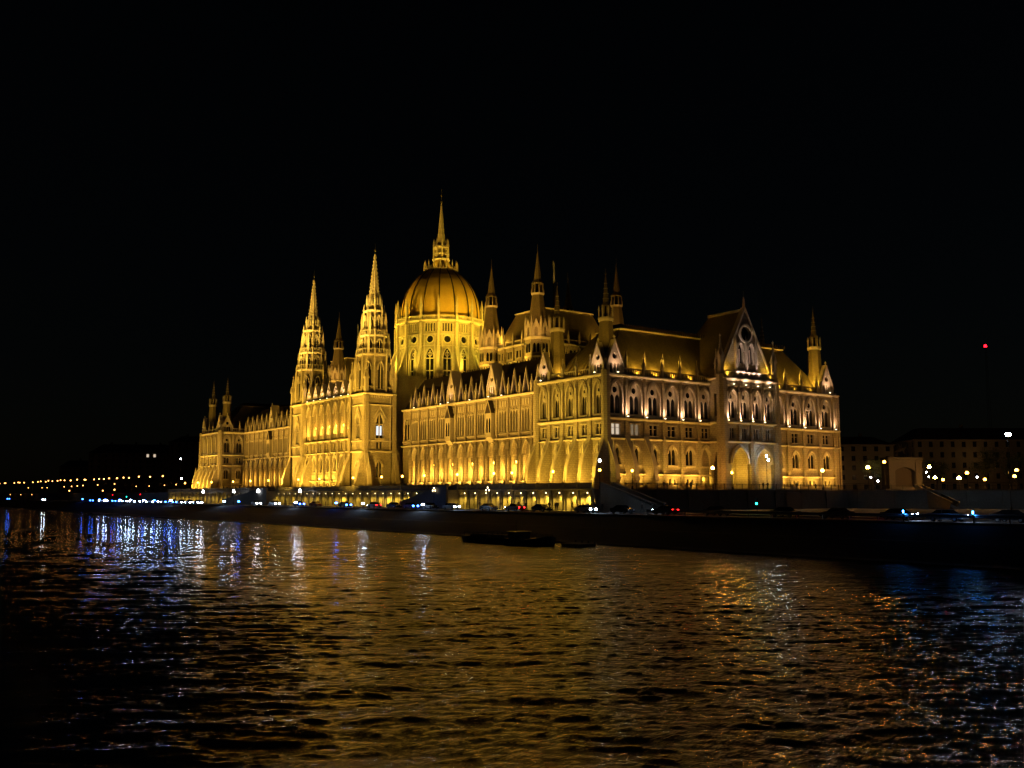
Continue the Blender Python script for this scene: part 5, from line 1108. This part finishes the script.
# river front: broad wash from the quay side and close uplights on the terrace
wash(F0, -25, 2, 4, 8.4, 9.3, 21, 1500, GRN, 120); wash(F0, -102, -23, 9, 8.4, 9.3, 28, 6400, GOLD, 95); wash(F0, -147, -102, 5, 8.4, 9.3, 24, 2600, YEL, 120)
wash(F0, -231, -152, 9, 8.4, 9.3, 28, 6400, GOLD, 95); wash(F0, -231, -152, 4, 26.5, 5.3, 29, 22000, GOLD, 44); wash(F0, -256, -231, 3, 8.4, 9.3, 20, 2500, YEL, 120)
wash(F0, -23, 0, 2, 27.5, 5.3, 26, 11000, GRN, 46); wash(F0, -147, -102, 3, 27.5, 5.3, 29, 17000, YEL, 50); wash(F0, -256, -231, 2, 27.5, 5.3, 26, 14000, YEL, 46); wash(F0, -102, -23, 5, 26.5, 5.3, 29, 22000, GOLD, 44)
for i in range(5): s = -23+4.6*(i+.5); uplight(secS, F0, s, 5.2, 8.65, 1150, YEL, 4.2, 110, vis=False)
for i in range(5): s = -254+4.6*(i+.5); uplight(secN, F0, s, 5.2, 8.65, 1500, YEL, 4.2, 110, vis=False)
for i in range(15): lamp('POINT', (-94.6+4.9*i, 11.8, 13.5), 420, GOLD, rad=.3)
for i in range(16): lamp('POINT', (-228+4.9*i, 11.8, 13.5), 420, GOLD, rad=.3)
for i in range(15): uplight(secW, TW, -94.6+4.9*i, 1.9, 8.7, 1300, GOLD, 1.2, 100, vis=False)
for i in range(nR): 
    uplight(secR, TRf, (i+.5)*wR, 3.4, 8.65, 1500, YEL, 2.5, 110, vis=False)
    lamp('POINT', TRf((i+.5)*wR, -1.7, 27.), 520, GOLD, rad=.3)
    uplight(secR, TRf, (i+.5)*wR, .75, 37.55, 260, PINK, .3, 110)
for i in range(15):
    if i not in (4, 8): uplight(secW, TW, -94.6+4.9*i, .55, 32.6, 60, PINK, .3, 120, vis=i % 3 == 0)
for i in (4, 8): uplight(secW, TW, -94.6+4.9*i, 1.2, 32.6, 420, PINK, .9, 100)
# end front: dim wash, bright foot lights, pinkish ledge lights
wash(FE, 0, 30, 4, 8.2, 9.3, 22, 430, AMB, 125); wash(FE, 51, 77, 4, 8.2, 9.3, 22, 520, AMB, 125); wash(FE, 31, 49, 2, 8.6, 9.3, 26, 420, GRN, 125); wash(FE, 0, 77, 4, 36, 5.2, 29, 1300, AMB, 40)
for c in [2.7+5.4*i for i in range(5)]+[54.5, 60.5, 66.5, 72.5]:
    uplight(secS, FE, c, 2.2, 8.65, 900, GOLD, 1.7, 120, vis=False)
for c in [5.4*i for i in range(1, 6)]+[51.5, 57.5, 63.5, 69.5, 75.5]:
    uplight(secS, FE, c, .75, 23.7, 310, PINK, .5, 125)
for c in (2.7, 73.6): uplight(secS, FE, c, .8, 32.8, 300, PINK, .6, 100)
for c in (-20.7, -2.3): uplight(secS, F0, c, .8, 32.8, 260, PINK, .6, 100)
for c in [5.4*i for i in range(2, 6)]+[57.5, 63.5, 69.5]: lamp('SPOT', (-1.2, c, 33.2), 1350, YEL, (-6, c, 42), 130, 1., .2)
for c in (-17., -11.5, -6): lamp('SPOT', (c, 1.2, 33.2), 900, YEL, (c, 6, 42), 130, 1., .2)
for x in (-17, -11.5): lamp('SPOT', (x, -5, 31), 1, YEL, (x, 6, 42), 60, 1., .2)
w4 = (18-1.8)/4
for i in range(4):
    uplight(secG, TG, .9+(i+.5)*w4-1.75, .5, 23.9, 480, PINK, .3, 110); uplight(secG, TG, .9+(i+.5)*w4, .7, 32.0, 90, (1, .75, .55), .4, 120)
for c in (W_ for W_ in (18*.28, 18*.72)):
    lamp('POINT', TG(c, -1.6, 12.5), 190, YEL, rad=.3); uplight(secG, TG, c, 1.6, 8.7, 420, YEL, 1.8, 110, vis=False)
for s, e in ((1.6, 1500), (16.4, 1500)): lamp('SPOT', TG(s, -.4, 33.9), e, YEL, TG(s+(1.2 if s < 9 else -1.2), -1., 40), 110, 1., .2)
for s in (7.25, 10.75, 9, 5.4, 12.6): lamp('SPOT', TG(s, .6, 34.), 300, (1, .72, .6), TG(s, -.9, 40), 80, 1., .2)
for y in (33.,): lamp('SPOT', (-5, 28.5, 34), 4200, YEL, (-6, 35, 43), 120, 1., .3); lamp('SPOT', (-5, 51, 34), 1500, YEL, (-6, 45, 43), 120, 1., .3)
lamp('SPOT', (-.5, 70.0, 33.3), 1300, YEL, (-3, 73, 42), 90, 1., .2)
lamp('POINT', (-.9, 29.4, 11), 160, YEL, rad=.3)
# tall towers
for cx, sec in ((-107.6, tS), (-151.5, tN)):
    cy = 2.7
    for dx, dy, z in ((30, -30, 5.2), (-8, -38, 5.2), (14, 15.5, 43.), (8, -36, 5.2)):
        lamp('SPOT', (cx+dx, cy+dy, z), 42000 if z < 10 else 9000, YEL, (cx, cy, 54), 40 if z < 10 else 75, 1., .4)
        if z < 10: lamp('SPOT', (cx+dx, cy+dy, z), 175000, (1., .63, .09), (cx, cy, 70), 16, 1., .4)
    lamp('SPOT', (cx+22, cy-22, 9.4), 15000, YEL, (cx, cy, 22), 60, 1., .4); lamp('SPOT', (cx-4, cy-22, 9.4), 9000, YEL, (cx, cy, 24), 60, 1., .4)
# dome
for i in range(12):
    a = R(i*30-15); c, s = math.cos(a), math.sin(a)
    lamp('SPOT', (-127+c*25.5, 38+s*25.5, 46.4), 5600, (1., .66, .05), (-127+c*14, 38+s*14, 57), 100, 1., .3)
for i in range(9):
    a = R(i*40-60); c, s = math.cos(a), math.sin(a)
    lamp('SPOT', (-127+c*38, 38+s*38, 50.), 27000, (1., .6, .035), (-127, 38, 75), 48, 1., .4)
for i in range(5):
    a = R(i*72-60); c, s = math.cos(a), math.sin(a); lamp('SPOT', (-127+c*5., 38+s*5., 83.6), 650, GRN, (-127+c*1., 38+s*1., 93), 80, 1., .25)
lamp('SPOT', (-101, 15, 42.5), 350, YEL, (-112, 22, 41), 120, 1., .3); lamp('SPOT', (-98, 30, 42), 700, YEL, (-115, 34, 43), 110, 1., .3)  # added spots, lighten the dark flank between tower and drum
# chamber halls
for cx, x0, x1 in ((-66, -77, -55), (-188, -199, -177)):
    for x in (x0+2, (x0+x1)/2, x1-2): lamp('SPOT', (x, 17.5, 42.6), 1500, YEL, (x, 25, 50), 120, 1., .3)
    for y in (28, 40, 50): lamp('SPOT', (x1+8, y, 39), 1600, YEL, (x1, y, 47), 110, 1., .3)
    for x in (x0+5, x1-5): lamp('SPOT', (x, 25.3, 49.4), 1500, YEL, (x, 29, 57), 130, 1., .2)
    for y in (32, 46): lamp('SPOT', (x1-.9, y, 49.4), 1500, YEL, (x1-5, y, 57), 130, 1., .2)
    for (tx, ty) in ((x0, 24.5), (x1, 24.5), (x1, 53), (x0, 53)): lamp('SPOT', (tx+10, ty-9, 45.), 2400, AMB, (tx, ty, 59), 75, 1., .25)
# corner turrets
for x, y in ((-3.2, 3.2), (-19.8, 3.2), (-3.2, 73.4), (-234.2, 3.2), (-250.8, 3.2)): lamp('SPOT', (x+7., y-7., 36.), 900, YEL, (x, y, 46), 60, 1., .2)
# niches in the embankment arcade
wash(F0, -262, 8, 26, 13.6, 4.6, 8.6, 190, YEL, 150)  # added row of low spots, brightens the wall between niches
rn = random.Random(3)
for xw in NICHE: 
    e = rn.choice([60, 80, 110, 160, 320]) if xw > -110 else rn.choice([50, 70, 90]); lamp('SPOT', (xw, -9.95, 7.6), e*5, (1., .62, .06), (xw, -9.6, 4), 140, .9, .12)
# monument spot; added point lights brightening the ministry and square
for p in ((-22, 124, 16), (-60, 205, 18), (-18, 147, 16), (-35, 175, 18), (-5, 180, 18), (5, 200, 18), (-45, 230, 22), (-75, 190, 15)): lamp('POINT', p, 170, (1., .55, .2), rad=.4)
lamp('SPOT', (6, 100, 9.2), 130, (1, .85, .7), (-5, 113, 13), 50, 1., .3)

# ------------------------------------------------------------------ sky, moon, camera
w = bpy.data.worlds.new('World'); SC.world = w; w.use_nodes = True; nt = w.node_tree
sk = nt.nodes.new('ShaderNodeTexSky'); sk.sky_type = 'NISHITA'; sk.sun_disc = False; sk.sun_elevation = R(12); sk.sun_rotation = R(200)
nt.links.new(sk.outputs[0], nt.nodes['Background'].inputs[0]); nt.nodes['Background'].inputs[1].default_value = .0003
sl = bpy.data.lights.new('moonlight', 'SUN'); sl.energy = .002; sl.angle = R(.5); so = bpy.data.objects.new('moonlight', sl); COL.objects.link(so); so.rotation_euler = (R(78), 0, R(160))
cam = bpy.data.cameras.new('camera'); cam.sensor_width = 36; cam.lens = 971/1024*36; cam.clip_end = 5000; cam.clip_start = .5
co_ = bpy.data.objects.new('camera', cam); COL.objects.link(co_); co_.location = (150.2, -132.1, 7.5)
pitch = math.atan(111/971); dirv = Vector((-.811*math.cos(pitch), .585*math.cos(pitch), math.sin(pitch)))
co_.rotation_euler = dirv.to_track_quat('-Z', 'Y').to_euler(); SC.camera = co_
vs = SC.view_settings; vs.view_transform = 'Standard'; vs.look = 'None'; vs.exposure = .2; vs.gamma = 1
cy = SC.cycles; cy.use_denoising = True; cy.max_bounces = 4; cy.diffuse_bounces = 2; cy.glossy_bounces = 2; cy.transmission_bounces = 0; cy.sample_clamp_indirect = 6; cy.use_light_tree = True; cy.use_adaptive_sampling = False; cy.light_sampling_threshold = 0.; cy.denoising_prefilter = 'ACCURATE'; cy.denoising_input_passes = 'RGB_ALBEDO_NORMAL'; cy.caustics_reflective = False; cy.caustics_refractive = False
